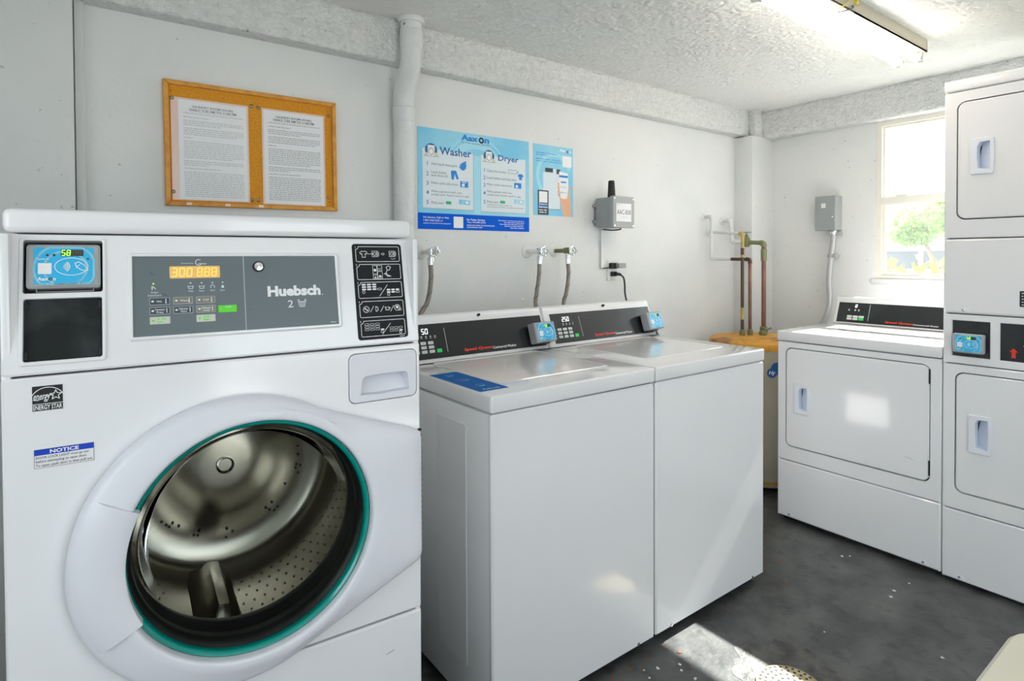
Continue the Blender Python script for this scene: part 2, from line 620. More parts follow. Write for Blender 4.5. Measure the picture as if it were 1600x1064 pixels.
rough_sheet('popcorn_texture', bpy.data.objects['ceiling'], (-.6, 2.249, CZ - .0002), (1, 0, 0), (0, -1, 0), 4.33, 2.2, .0056, .0115, 1, 'popcorn', 3)
rough_sheet('plaster_texture', bpy.data.objects['trim_1'], (.03, 2.1832, BZ + .004), (1, 0, 0), (0, 0, 1), 3.5, CZ - BZ - .006, .0088, .012, 1, 'beam_paint', 4)
rough_sheet('plaster_texture', bpy.data.objects['trim_2'], (3.6722, 2.16, 2.07), (0, -1, 0), (0, 0, 1), 2.3, CZ - 2.07 - .004, .0088, .012, 1, 'beam_paint', 5)

# window: two sashes
win = bpy.data.objects.new('window_1', None)
COL.objects.link(win)
win.location = (RX, 0, 0)
struct(win, 'cream aluminium sash window in the right wall')
fw = frame((.018, 0, 0), (0, -1, 0), (0, 0, 1))
y0, y1, z0, z1 = WIN
MB(fw).plate(rect(-y1, -y0, z0, z1), -.03, .012, .002, holes=[rect(-y1 + .03, -y0 - .03, z0 + .022, z1 - .03)], hbev=.002).build('window_frame', 'alu_cream', win)
MB(fw).plate(rect(-y1 + .03, -y0 - .03, 1.585, 1.628), -.022, .016, .002).build('meeting_rail', 'alu_cream', win)
MB(fw).plate(rect(-y1 + .03, -y0 - .03, z0 + .022, 1.585), -.016, .004, .002, holes=[rect(-y1 + .046, -y0 - .046, z0 + .034, 1.583)]).build('sash', 'alu_cream', win)
MB(fw).plate(rect(-y1 + .03, -y0 - .03, 1.628, z1 - .03), -.026, -.010, .002, holes=[rect(-y1 + .04, -y0 - .04, 1.630, z1 - .04)]).build('sash', 'alu_cream', win)
MB(fw).flat(rect(-y1 + .045, -y0 - .045, z0 + .033, 1.584), -.006).build('pane', 'window_glass', win)
MB(fw).flat(rect(-y1 + .038, -y0 - .038, 1.629, z1 - .038), -.018).build('pane', 'window_glass', win)
MB(fw).plate(rect(-y1 + .10, -y1 + .16, 1.628, 1.636), .0, .012, .001).build('sash_latch', 'alu_cream', win)
MB().rbox(RX - .012, RX + .05, y0 - .02, y1 + .02, z0 - .028, z0 + .001, .004).build('window_sill', 'wall_paint', None)
struct(bpy.data.objects['window_sill'], 'painted sill under the window')
bpy.data.objects['window_sill'].name = 'trim_7'

# ------------------------------------------------------------------ outside
struct(MB().box(-25, 45, -40, 40, -.16, -.101).build('ground', 'asphalt', ang=0), 'pale paved ground outside the building')


def leaves(mb, c, rad, n, size):
    for _ in range(n):
        while True:
            p = Vector((random.uniform(-1, 1), random.uniform(-1, 1), random.uniform(-1, 1)))
            if p.length < 1:
                break
        p = Vector((c[0] + p.x * rad[0], c[1] + p.y * rad[1], c[2] + p.z * rad[2]))
        a = Vector((random.gauss(0, 1), random.gauss(0, 1), random.gauss(0, 1))).normalized()
        b = a.cross(Vector((random.gauss(0, 1), random.gauss(0, 1), random.gauss(0, 1)))).normalized()
        k = size * random.uniform(.6, 1.3)
        mb.add([tuple(p - a * k), tuple(p + b * k * .45), tuple(p + a * k), tuple(p - b * k * .45)], [(0, 1, 2, 3)])


hd = thing('hedge', 'lime green leafy hedge outside below the window', 'hedge', (6.2, 2.0, -.101))
mb = MB()
for k in range(9):
    leaves(mb, (random.uniform(-.15, .15), -1.6 + k * .4, .80), (.4, .42, .60), 420, .06)
mb.build('foliage', 'leaf_lime', hd, 0)['kind'] = 'stuff'
for k in range(5):
    MB().tube([(0, -1.4 + k * .7, 0), (.03, -1.38 + k * .7, .5), (0, -1.4 + k * .7, .9)], .018, 6).build('stem', 'bark', hd)

tr = thing('tree', 'small leafy green tree outside the window', 'tree', (12.0, 3.85, -.101))
mb = MB()
for cx, cy, cz, r in ((0, -.4, 2.05, .6), (.2, .2, 2.0, .55), (-.1, -1.0, 2.0, .6), (.1, -1.6, 1.95, .6), (0, -2.2, 2.0, .5), (.1, -.6, 2.3, .5), (0, .3, 1.75, .35)):
    leaves(mb, (cx, cy, cz), (r, r, r * .55), 520, .07)
mb.build('foliage', 'leaf_green', tr, 0)['kind'] = 'stuff'
mb = MB()
mb.tube([(0, 0, 0), (0, 0, .9), (.02, -.05, 1.25)], .07, 8, radii=[.08, .06, .05])
mb.tube([(.02, -.05, 1.2), (0, -.4, 1.55), (0, -.8, 1.9)], .04, 6, radii=[.045, .035, .02])
mb.tube([(.02, -.05, 1.2), (.05, .12, 1.6), (.1, .2, 2.0)], .04, 6, radii=[.045, .03, .02])
mb.build('trunk', 'bark', tr)

car = thing('parked_car', 'white car parked beyond the hedge outside the window', 'car', (16.5, 4.9, -.101))
prof = [(-2.2, .35), (-2.25, .75), (-2.1, .95), (-1.3, 1.05), (-.75, 1.55), (.2, 1.66), (1.5, 1.62), (2.0, 1.1), (2.2, 1.0), (2.2, .4)]
mb = MB()
mb.loft([[(x, y, z) for y, z in prof] for x in (-.85, -.8, .8, .85)])
mb.build('body', 'car_white', car)
for sx in (-1, 1):
    MB().box(sx * .852 - .006, sx * .852 + .006, -1.0, .3, 1.08, 1.5).build('side_window', 'car_glass', car)
    MB().box(sx * .852 - .006, sx * .852 + .006, .4, 1.5, 1.08, 1.5).build('side_window', 'car_glass', car)
    for wy in (-1.4, 1.35):
        MB(frame((sx * .72, wy, .33), (0, 1, 0), (0, 0, 1))).lathe([(0, -.1), (.33, -.1), (.33, .1), (0, .1)], n=20).build('wheel', 'tyre', car)

bd = thing('building', 'cream stucco building seen through the window', 'building', (21, 10.6, -.101))
MB().rbox(0, 5, -2.9, 6, 0, 3.4, .03).build('wall', 'stucco', bd)
MB().rbox(-.4, 5.4, -3.2, 6.4, 3.4, 3.6, .03).build('roof', 'stucco', bd)
for yy in (-1.6, 1.2, 4.0):
    f_ = MB().box(-.03, .02, yy, yy + 1.1, 1.0, 2.2).build('window_frame', 'alu_cream', bd)
    MB().box(-.04, -.03, yy + .08, yy + 1.02, 1.08, 2.12).build('pane', 'car_glass', f_)

# ------------------------------------------------------------------ front-load washer
G = math.radians(-3.5477)
HW = .687
HD = .74
fl = thing('front_load_washer', 'large white front-loading washer with round glass door and grey control panel', 'washing machine', (-.0936, 1.17242, 0), G)
# cabinet shell, open to the front behind the panels
mb = MB()
mb.rbox(0, .012, .006, HD, .27, 1.332, .003)
mb.rbox(HW - .012, HW, .006, HD, .27, 1.332, .003)
mb.box(.01, HW - .01, HD - .012, HD, .27, 1.332)
mb.box(.01, HW - .01, .01, HD, .27, .285)
mb.build('cabinet', 'enamel', fl)
MB().rbox(.012, HW - .012, .03, HD - .02, 0, .27, .006).build('base', 'grey_body', fl)
MB().rbox(-.001, HW + .001, .040, HD + .005, 1.3345, 1.3735, .011, 3).build('top_panel', 'enamel', fl)
DC, GR = (.355, .790), .2075             # door glass centre and radius
drawer = rrect(.533, .678, .998, 1.097, .013)
MB(FRONT).plate(rrect(.0005, HW - .0005, .5375, 1.1085, .004, 2), -.02, 0, .003,
                holes=[circle(DC[0], DC[1], .200, 64), offset(drawer, .0015)]).build('front_panel', 'enamel', fl, 30)
MB(FRONT).plate(rrect(.0005, HW - .0005, .274, .5325, .004, 2), -.02, 0, .004).build('lower_panel', 'enamel', fl)
MB(FRONT).stroke([(.607, .462), (.624, .466)], .0012, .0004).build('scuff_mark', 'soft_print', fl)
# detergent drawer with a finger recess
dr = MB(FRONT)
rec = [(.556, 1.0135), (.60, 1.0115), (.660, 1.0145), (.657, 1.047), (.652, 1.0515), (.61, 1.0525), (.566, 1.0505), (.560, 1.046)]
dr.plate(drawer, -.004, .0035, .0025, holes=[rec], hbev=.001)
do = dr.build('detergent_drawer', 'door_plastic', fl)
inner = [((p[0] - .608) * .94 + .608, (p[1] - 1.03) * (.9 if p[1] < 1.03 else 1.0) + 1.03) for p in rec]
mb = MB(FRONT)
mb.loft([[(a, b, -.004) for a, b in rec], [(a, b, -.010 if b < 1.03 else -.026) for a, b in inner]], False, True)
mb.build('finger_recess', 'door_plastic', do)

# fascia (leans back)
FA = frame((0, 0, 1.1125), (1, 0, 0), (0, .0445, .2205))
cp = MB(FA)
frameO = rrect(.020, .133, .014, .218, .006, 3)
win1 = rrect(.0255, .1285, .1275, .2135, .003, 2)
win2 = rrect(.0265, .1275, .0205, .1185, .003, 2)
cp.plate(rrect(.0005, HW - .0005, .0005, .2245, .005, 2), -.018, 0, .003, holes=[win1, win2])
cpo = cp.build('control_panel', 'enamel', fl, 30)
MB(FA).plate(frameO, -.002, .0032, .0015, holes=[win1, win2], hbev=.001).build('slot_frame', 'enamel', cpo, label='white frame round the two payment openings')
MB(FA).plate(rect(.024, .130, .124, .215), -.030, -.016).build('slot_back', 'cavity', cpo)
MB(FA).plate(rect(.024, .130, .018, .121), -.012, -.0065).build('coin_plate', 'coin_plate', cpo, label='black blanking plate under the card reader')
for u in (.029, .125):
    for v in (.030, .108):
        MB(FA).plate(rect(u - .003, u + .003, v - .006, v + .006), -.0066, -.003, .0005).build('plate_clip', 'black_matte', cpo)
# raised bezel and grey overlay
MB(FA).plate(rrect(.163, .523, .041, .193, .006, 3), -.001, .0042, .003, holes=[rrect(.170, .516, .048, .1865, .001, 2)], hbev=.001).build('overlay_bezel', 'enamel', cpo)
MB(FA).plate(rect(.1695, .5165, .0475, .187), -.001, .0016).build('overlay', 'grey_overlay', cpo)
MB(FA).stroke([(.345, .049), (.345, .186)], .0016, .0021).build('divider_line', 'grey_print', cpo)
MB(FA).plate(rrect(.225, .305, .147, .169, .002, 2), .001, .0024, .0006).build('display', 'display_amber', cpo, label='amber lit display')
mb = MB(FA)
mb.digits('300', .2285, .1505, .0145, .0028)
mb.digits('888', .268, .1505, .0145, .0028)
mb.build('display_digits', 'segment_amber', cpo)
for u0, v0, m in ((.194, .101, 'key_dark'), (.2295, .101, 'key_taupe'), (.265, .101, 'key_taupe'), (.194, .0845, 'key_dark'), (.2295, .0845, 'key_dark'), (.265, .0845, 'key_taupe')):
    bo = MB(FA).plate(rrect(u0, u0 + .0305, v0, v0 + .0128, .0012, 2), .001, .0023, .0004).build('key', 'grey_print', cpo)
    MB(FA).flat(rrect(u0 + .0008, u0 + .0297, v0 + .0008, v0 + .012, .0008, 2), .0024).build('key_face', m, cpo)
for u0, v0, t in ((.194, .101, 'Hot'), (.2295, .101, 'Warm'), (.265, .101, 'Cold')):
    mb = MB(FA)
    mb.flat(rect(u0 + .003, u0 + .0065, v0 + .005, v0 + .008), .0027)
    mb.line(t, u0 + .0105, v0 + .0047, .0034, .0027, .01)
    mb.stroke([(u0 + .0245, v0 + .003), (u0 + .0245, v0 + .0102)], .0012, .0027)
    mb.flat(circle(u0 + .0245, v0 + .0035, .0012, 8), .0027)
    mb.build('key_lettering', 'white_print', cpo)
for u0, t1, t2 in ((.194, 'Permanent', 'Press'), (.2295, 'Delicates', 'Warm'), (.265, 'Delicates', 'Cold')):
    v0 = .0845
    mb = MB(FA)
    mb.flat(rect(u0 + .003, u0 + .0065, v0 + .005, v0 + .008), .0027)
    mb.fit(t1, u0 + .0085, u0 + .0225, v0 + .0066, v0 + .0102, .0027, .01)
    mb.fit(t2, u0 + .0105, u0 + .0205, v0 + .0022, v0 + .0055, .0027, .01)
    mb.stroke([(u0 + .0255, v0 + .003), (u0 + .0255, v0 + .0102)], .0012, .0027)
    mb.build('key_lettering', 'white_print', cpo)
for u0 in (.194, .2645):
    MB(FA).plate(rrect(u0, u0 + .0305, .0678, .0806, .0012, 2), .001, .0023, .0004).build('key', 'key_cream', cpo)
for u0 in (.194, .2645):
    mb = MB(FA)
    mb.flat(circle(u0 + .005, .0742, .0018, 10), .0026)
    mb.words(u0 + .0115, u0 + .026, .0755, .0028, .0026)
    mb.words(u0 + .0115, u0 + .024, .0705, .0028, .0026)
    mb.build('key_lettering', 'start_green', cpo)
MB(FA).plate(rrect(.300, .3305, .0828, .0958, .0012, 2), .001, .0025, .0005).build('start_key', 'start_green', cpo)
mb = MB(FA)
mb.fit('START', .3115, .322, .0908, .0938, .0029, .01)
mb.flat(circle(.3045, .0893, .0012, 8), .0029)
mb.build('start_lettering', 'white_print', cpo)
# indicator rows and small headings
for i, (u, t) in enumerate(((.257, 'Wash'), (.2745, 'Rinse'), (.292, 'Spin'), (.3085, 'Door'))):
    mb = MB(FA)
    mb.flat(rect(u - .0012, u + .0012, .137, .139), .0022)
    if i < 2:
        mb.stroke([(u - .0042, .1335), (u - .003, .128), (u + .003, .128), (u + .0042, .1335)], .0008, .0022)
        mb.stroke([(u - .003, .132), (u + .003, .132)], .0008, .0022)
    elif i == 2:
        mb.stroke(arc((u, .1305), .0032, -40, 220, 10), .0008, .0022)
    else:
        mb.flat(rect(u - .002, u + .002, .128, .1315), .0022)
        mb.stroke(arc((u, .1315), .0014, 0, 180, 6), .0007, .0022)
    mb.fit(t, u - .004, u + .004, .1222, .1252, .0022)
    mb.build('cycle_mark', 'white_print', cpo)
mb = MB(FA)
mb.fit('Powered by', .2435, .2625, .1722, .1752, .0022)
mb.stroke(arc((.271, .1755), .0052, 60, 330, 12), .001, .0022)
mb.fit('alaxy', .2695, .284, .1712, .1752, .0022, 0, .25)
mb.build('maker_mark', 'white_print', cpo)
mb = MB(FA)
mb.stroke([(.1985, .134), (.1985, .128)], .0014, .0022)
mb.stroke([(.1985, .1335), (.2015, .132), (.2035, .129)], .001, .0022)
mb.fit('Insert', .197, .2075, .1218, .125, .0022)
mb.fit('Coins/Card', .192, .211, .1165, .1198, .0022)
mb.build('coin_mark', 'white_print', cpo)
MB(FA).flat(circle(.2005, .1383, .0012, 10), .0022).build('pilot_lamp', 'segment_green', cpo)
mb = MB(FA).fit('Huebsch', .385, .4835, .108, .1285, .0022, .048)
mb.flat(circle(.4872, .1092, .0011, 8), .0022)
mb.build('brand_lettering', 'white_print', cpo)
mb = MB(FA).fit('2', .4205, .4305, .086, .0998, .0022)
# basket pictogram
mb.stroke([(.4395, .0985), (.4425, .0862), (.4515, .0862), (.4545, .0985)], .0008, .0022)
for k in range(1, 4):
    v = .0862 + k * .0031
    d_ = .0006 * k
    mb.stroke([(.4425 - d_ * 1.2, v), (.4515 + d_ * 1.2, v)], .0006, .0022)
for k in range(1, 4):
    mb.stroke([(.4425 + k * .00225, .0862), (.4405 + k * .00325, .0962)], .0006, .0022)
mb.stroke([(.4388, .0992), (.4412, .1008), (.4425, .0962), (.4518, .0962), (.453, .1008), (.4553, .0992)], .0009, .0022)
mb.words(.500, .511, .0518, .0018, .0022)
mb.build('capacity_mark', 'white_print', cpo)
mb = MB(FA)
mb.lathe([(0, .0016), (.0102, .0016), (.0102, .004), (.0096, .0055), (.0074, .0055)], (.371, .1665), 28)
mb.build('lock_collar', 'black_matte', cpo)
mb = MB(FA).lathe([(.0076, .004), (.0076, .0062), (.0045, .0066), (.0045, .005), (.0028, .005), (.0028, .0068), (0, .007)], (.371, .1665), 24)
mb.build('lock', 'chrome', cpo)
for i in range(3):
    MB(FA).stroke([[(.196, .158), (.2, .1545)], [(.213, .121), (.222, .1155)], [(.353, .0865), (.3545, .0855)]][i], .0009, .0019).build('scratch', 'dark_print', cpo)

# instruction plate
ip = MB(FA).plate(rrect(.5535, .6615, .0115, .2125, .006, 4), 0, .0014, .0004).build('instruction_plate', 'plate_black', fl)
mb = MB(FA)
W0 = .0018
rows = [(.1745, .2065), (.1365, .1685), (.0975, .1305), (.0575, .0905), (.0180, .0500)]
for i, (va, vb) in enumerate(rows):
    p = rrect(.5605, .6555, va, vb, .003, 3)
    # the numbered corner is cut away
    q = [c for c in p if not (c[0] < .566 and c[1] > vb - .006)]
    k = max(range(len(q)), key=lambda j: q[j][1] - q[j][0])
    q = q[k + 1:] + q[:k + 1]
    mb.stroke([(.5665, vb)] + [c for c in rrect(.5605, .6555, va, vb, .003, 3)[6:12] if 0] + [(.6525, vb)] + arc((.6525, vb - .003), .003, 90, 0, 4) + arc((.6525, va + .003), .003, 0, -90, 4)
              + arc((.5635, va + .003), .003, -90, -180, 4) + [(.5605, vb - .006)] + arc((.5605, vb), .006, -90, 0, 4), .0011, W0)
    mb.line(str(i + 1), .5590, vb - .0028, .0036, W0, .01)


def shirt(mb, u, v, k, w, wd):
    mb.stroke([(u + x * k, v + y * k) for x, y in ((-.25, -.5), (-.25, .1), (-.45, -.02), (-.6, .25), (-.25, .5), (-.1, .42), (.1, .42), (.25, .5), (.6, .25), (.45, -.02), (.25, .1), (.25, -.5))], wd, w, True)


va = .1745
shirt(mb, .577, va + .016, .0135, W0, .0010)
for u in (.602, .640):
    mb.stroke(rect(u - .0065, u + .004, va + .0105, va + .0225), .0009, W0, True)
    mb.stroke(circle(u - .0008, va + .0165, .0032, 14), .0012, W0, True)
    mb.stroke(arc((u + .001, va + .0165), .0075, -55, 55, 10), .0010, W0)
    mb.stroke(arc((u + .001, va + .0165), .0052, -55, 55, 10), .0009, W0)
mb.stroke([(.586, va + .0165), (.598, va + .0165), (.5955, va + .0185)], .0009, W0)
mb.stroke([(.598, va + .0165), (.5955, va + .0145)], .0009, W0)
mb.stroke([(.616, va + .0175), (.6195, va + .0175), (.6195, va + .019), (.623, va + .0163), (.6195, va + .0136), (.6195, va + .0152), (.616, va + .0152)], .0007, W0, True)
mb.stroke(arc((.641, va + .014), .009, 240, 310, 8), .0008, W0)
va = .1365
for a, b, c, d in ((.5945, .6035, .0015, .0095), (.5945, .6035, .0115, .0295), (.6045, .6145, .0015, .0165), (.6045, .6145, .0185, .0295)):
    mb.stroke(rect(a, b, va + c, va + d), .0008, W0, True)
mb.flat(circle(.599, va + .0195, .003, 12), W0)
mb.flat([(.5965, va + .003), (.6015, va + .003), (.599, va + .007)], W0)
mb.flat([(.606, va + .004), (.613, va + .004), (.6115, va + .0085), (.6075, va + .0085)], W0)
mb.stroke(arc((.6095, va + .024), .0025, 180, 360, 8), .0009, W0)
mb.stroke([(.618, va + .011), (.623, va + .013), (.626, va + .020), (.624, va + .0255), (.629, va + .0285), (.634, va + .0255), (.631, va + .020), (.627, va + .0185)], .0012, W0)
mb.stroke([(.623, va + .013), (.626, va + .009), (.6335, va + .006), (.626, va + .006), (.6215, va + .0105)], .0013, W0)
va = .0975


def pills(mb, u, v, nx, ny, du, dv, fill, skip=()):
    for i in range(nx):
        for j in range(ny):
            if (i, j) in skip:
                continue
            p = rrect(u + i * du, u + i * du + du * .78, v + j * dv, v + j * dv + dv * .68, dv * .22, 2)
            if fill:
                mb.flat(p, W0)
            else:
                mb.stroke(p, .0006, W0, True)


pills(mb, .568, va + .0165, 3, 3, .0112, .0050, True)
mb.stroke(circle(.5715, va + .0125, .0028, 10), .0009, W0, True)
mb.stroke(rrect(.6015, .6105, va + .0165, va + .020, .0012, 2), .0008, W0, True)
mb.stroke([(.605, va + .003), (.6235, va + .0265)], .001, W0)
pills(mb, .6215, va + .0095, 3, 2, .0100, .0050, True, ((2, 0),))
mb.stroke(rrect(.6415, .6495, va + .0095, va + .013, .0012, 2), .0008, W0, True)
mb.stroke(circle(.625, va + .0065, .0028, 10), .0009, W0, True)
va = .0575
mb.stroke(circle(.574, va + .0165, .0062, 20), .0011, W0, True)
mb.flat(rect(.5705, .574, va + .0165, va + .0195), W0)
mb.flat(rect(.574, .5775, va + .0135, va + .0165), W0)
mb.stroke([(.5825, va + .0105), (.590, va + .0225)], .0010, W0)
mb.stroke([(.5945, va + .0115), (.5945, va + .0215)], .0010, W0)
mb.stroke(arc((.5945, va + .0165), .005, -90, 90, 8), .0013, W0)
mb.stroke([(.6045, va + .0105), (.612, va + .0225)], .0010, W0)
mb.stroke([(.614, va + .0195), (.616, va + .0195), (.616, va + .0135), (.6235, va + .0135), (.6235, va + .0195), (.6265, va + .0165)], .0011, W0)
mb.stroke([(.6165, va + .0190), (.623, va + .0190)], .0008, W0)
mb.stroke([(.6265, va + .0105), (.634, va + .0225)], .0010, W0)
mb.stroke(circle(.6415, va + .0175, .0062, 16), .0011, W0, True)
mb.flat(circle(.6415, va + .0185, .0032, 10), W0)
mb.stroke(circle(.6475, va + .0135, .0025, 10), .0009, W0, True)
va = .0180
pills(mb, .5685, va + .0125, 3, 3, .0112, .0052, False)
mb.flat(rrect(.602, .6095, va + .0115, va + .0145, .001, 2), W0)
mb.stroke(circle(.6045, va + .0085, .0026, 10), .0009, W0, True)
mb.stroke([(.605, va + .003), (.6235, va + .0245)], .001, W0)
pills(mb, .6215, va + .0075, 3, 2, .0100, .0054, False, ((2, 0),))
mb.flat(rrect(.6420, .6495, va + .0075, va + .0105, .001, 2), W0)
mb.stroke(circle(.6445, va + .0048, .0026, 10), .0009, W0, True)
mb.words(.642, .6535, .0135, .0017, W0)
mb.build('pictogram', 'white_print', ip)


def card_reader(parent, FR, u0, v0, wd, ht, w0, dp, depth_name='card_reader', digits=True):
    """grey contactless card reader with a blue face"""
    r = MB(FR).plate(rrect(u0, u0 + wd, v0, v0 + ht, wd * .05, 3), w0, w0 + dp, .004).build(depth_name, 'grey_reader', parent)
    k = wd / .1
    a, b, c, d = u0 + .010 * k, u0 + .091 * k, v0 + .09 * ht, v0 + .92 * ht
    w = w0 + dp
    MB(FR).plate(rect(a, b, c, d), w - .001, w + .0007).build('screen', 'screen_blue', r)
    U = lambda x: a + (b - a) * x
    V = lambda y: c + (d - c) * y
    mb = MB(FR)
    for q in (.52, .36):
        cc = circle(U(.52), V(.42), (b - a) * q, 36)
        cc = [(min(max(x, a), b), min(max(y, c), d)) for x, y in cc]
        mb.stroke(cc, .0035 * k, w + .0010, True)
    mb.build('screen_rings', 'screen_light', r)
    mb = MB(FR)
    mb.flat(rect(U(.07), U(.29), V(.27), V(.57)), w + .0014)
    mb.fit('Aax', U(.06), U(.24), V(.09), V(.19), w + .0014, .03)
    mb.fit('n', U(.31), U(.36), V(.09), V(.16), w + .0014, .03)
    mb.stroke([(U(.62) + (b - a) * .28 * math.cos(t * PI / 16), V(.47) + (d - c) * .24 * math.sin(t * PI / 16)) for t in range(32)], .0011 * k, w + .0013, True)
    for q in (.03, .06, .09, .12):
        mb.stroke(arc((U(.47), V(.47)), (b - a) * q, -50, 50, 6), .0015 * k, w + .0015)
    mb.stroke([(U(x), V(y)) for x, y in ((.68, .56), (.74, .60), (.84, .50), (.90, .36), (.80, .36), (.70, .46), (.68, .56))], .0012 * k, w + .0015)
    mb.stroke([(U(.70), V(.46)), (U(.76), V(.52))], .001 * k, w + .0015)
    mb.words(U(.07), U(.25), V(.665), .0018 * k, w + .0013)
    mb.build('screen_lettering', 'white_print', r)
    mb = MB(FR)
    mb.stroke(circle(U(.275), V(.135), (b - a) * .028, 12), .0011 * k, w + .0014, True)
    for x in (.22, .33):
        mb.flat(circle(U(x), V(.79), (b - a) * .025, 12), w + .0013)
    mb.flat(circle(U(.90), V(.68), (b - a) * .02, 10), w + .0013)
    mb.flat(rect(U(.44), U(.82), V(.76), V(.94)), w + .0012)
    mb.build('screen_dots', 'dark_print', r)
    if digits:
        h = (d - c) * .14
        MB(FR).digits('58', U(.455), V(.78), h, w + .0018, wd=h * .16).build('screen_digits', 'segment_green', r)
        MB(FR).digits('88', U(.64), V(.78), h, w + .0018, wd=h * .12).build('screen_digits', 'segment_off', r)
    return r


FAr = FA @ Matrix.Translation((0, 0, -.016))
card_reader(fl, FAr, .0295, .1350, .0960, .0715, 0, .022)
MB(FA).stroke([(.042, .1345), (.042, .1300), (.116, .1300), (.116, .1345)], .0012, -.002).build('reader_clip', 'grey_reader', fl)
MB(FA).lathe([(0, .0), (.0016, .0), (.0016, .002), (0, .0022)], (.077, .2155), 10).build('screw', 'black_matte', fl)

# stickers on the front panel
es = MB(FRONT).plate(rect(.0375, .0752, 1.0560, 1.0945), 0, .0006).build('energy_sticker', 'black_matte', fl, label='black square energy label')
mb = MB(FRONT)
mb.stroke(arc((.0563, 1.0705), .0215, 152, 28, 18), .0012, .0009)
mb.stroke([(.0375, 1.0665), (.0752, 1.0665)], .0009, .0009)
mb.fit('ENERGY STAR', .0385, .0743, 1.0575, 1.0650, .0009, .015)
star = []
for k in range(10):
    r_ = .0078 if k % 2 == 0 else .0034
    a_ = PI / 2 + k * PI / 5
    star.append((.0665 + r_ * math.cos(a_), 1.0790 + r_ * math.sin(a_)))
mb.stroke(star, .0011, .0009, True)
mb.fit('energy', .0390, .0600, 1.0695, 1.0810, .0009, .008, .35)
mb.stroke([(.0385, 1.0735), (.044, 1.0725), (.060, 1.0795), (.0635, 1.0800)], .0008, .0009)
mb.build('lettering', 'white_print', es)
ns = MB(FRONT).plate(rect(.0385, .1142, .9665, .9958), 0, .0005).build('notice_sticker', 'enamel', fl, label='blue and white notice label')
MB(FRONT).flat(rect(.0387, .1140, .9865, .9956), .0007).build('header', 'notice_blue', ns)
MB(FRONT).stroke(rect(.0387, .1140, .9667, .9956), .0005, .0008, True).build('border', 'dark_print', ns)
MB(FRONT).fit('NOTICE', .058, .0945, .9880, .9940, .0010, .03).build('header_lettering', 'white_print', ns)
mb = MB(FRONT)
mb.fit('DOOR LOCK LIGHT must go out', .0405, .1075, .9800, .9845, .0008, .012)
mb.fit('before attempting to open door.', .0405, .105, .9738, .9788, .0008, .012)
mb.fit('To open, push door in then pull out.', .0405, .1125, .9676, .9726, .0008, .012)
mb.build('lettering', 'dark_print', ns)

# door
N = 144
oc, OR = (.331, .787), .256
hing = [(.677, .660), (.679, .664), (.679, .921), (.677, .925)]
sil = arc(oc, OR, 56, 287, 110)
sil = hing[:0] + sil + [(.672, .6555)] + hing + [(.672, .928)]


def ray_poly(c, ang, poly):
    d = Vector((math.cos(ang), math.sin(ang)))
    best = 0
    n = len(poly)
    for i in range(n):
        a = Vector(poly[i]) - Vector(c)
        b = Vector(poly[(i + 1) % n]) - Vector(c)
        e = b - a
        det = d.x * (-e.y) + e.x * d.y
        if abs(det) < 1e-12:
            continue
        t = (a.x * (-e.y) + e.x * a.y) / det
        s_ = (d.x * a.y - d.y * a.x) / det
        if -1e-6 <= s_ <= 1 + 1e-6 and t > best:
            best = t
    return best


ANG = [2 * PI * k / N for k in range(N)]
RO = [ray_poly(DC, a, sil) for a in ANG]


def dring(fr_, w):
    return [(DC[0] + fr_(i) * math.cos(a), DC[1] + fr_(i) * math.sin(a), w) for i, a in enumerate(ANG)]


rings = [dring(lambda i: RO[i], .001), dring(lambda i: RO[i], .020), dring(lambda i: RO[i] - .004, .029), dring(lambda i: RO[i] - .012, .034),
         dring(lambda i: min(RO[i] - .016, max(.236, RO[i] - .030)), .0365), dring(lambda i: .229, .041), dring(lambda i: .2155, .0425), dring(lambda i: .2115, .041), dring(lambda i: .2095, .036), dring(lambda i: .2085, .002)]
mb = MB(FRONT).loft(rings + [rings[0]], False, False)
door = mb.build('door', 'door_plastic', fl, 50)
# grip on the left of the door
ha = [math.radians(153.5 + k * (207.5 - 153.5) / 24) for k in range(25)]
pr = [(.2005, .010), (.2005, .0435), (.203, .0455), (.232, .0452), (.2475, .0405), (.2495, .030)]
mb = MB(FRONT)
rg = []
for a in ha:
    ro = ray_poly(DC, a, sil) - .007
    rr = [(min(r, ro), w) for r, w in pr[:-2]] + [(ro - .016, .0435), (ro, .030), (ro, .010)]
    rg.append([(DC[0] + r * math.cos(a), DC[1] + r * math.sin(a), w) for r, w in rr])
mb.loft(rg, True, True)
mb.build('door_handle', 'door_plastic', door, 40)
mb = MB(FRONT).lathe([(.2090, .018), (.2085, .027), (.2050, .0295), (.2010, .0270), (.1990, .016), (.2050, .012), (.2090, .018)], DC, 96)
mb.build('glass_rim', 'teal_rim', door, 60, label='teal rim round the door glass')
mb = MB(FRONT).lathe([(.2035, .024), (.196, .020), (.187, .008), (.180, -.020), (.174, -.055), (.165, -.082), (.148, -.104), (.115, -.120), (.06, -.128), (0, -.130)], DC, 96)
mb.build('door_glass', 'door_glass', door, 80, label='deep clear glass bowl')
mb = MB(FRONT).lathe([(.2075, .010), (.1985, .006), (.1935, -.004), (.1930, -.018), (.200, -.03)], DC, 96)
mb.build('inner_ring', 'black_rubber', door, 60)
# hinge strip
hg = MB(FRONT).plate(rect(.6805, .6865, .660, .925), .0005, .006).build('hinge', 'black_matte', fl)
for k in range(22):
    v = .664 + k * .0119
    MB(FRONT).plate(rect(.6812, .6862, v, v + .0075), .006, .0085, .001).build('hinge_knuckle', 'grey_body', hg)
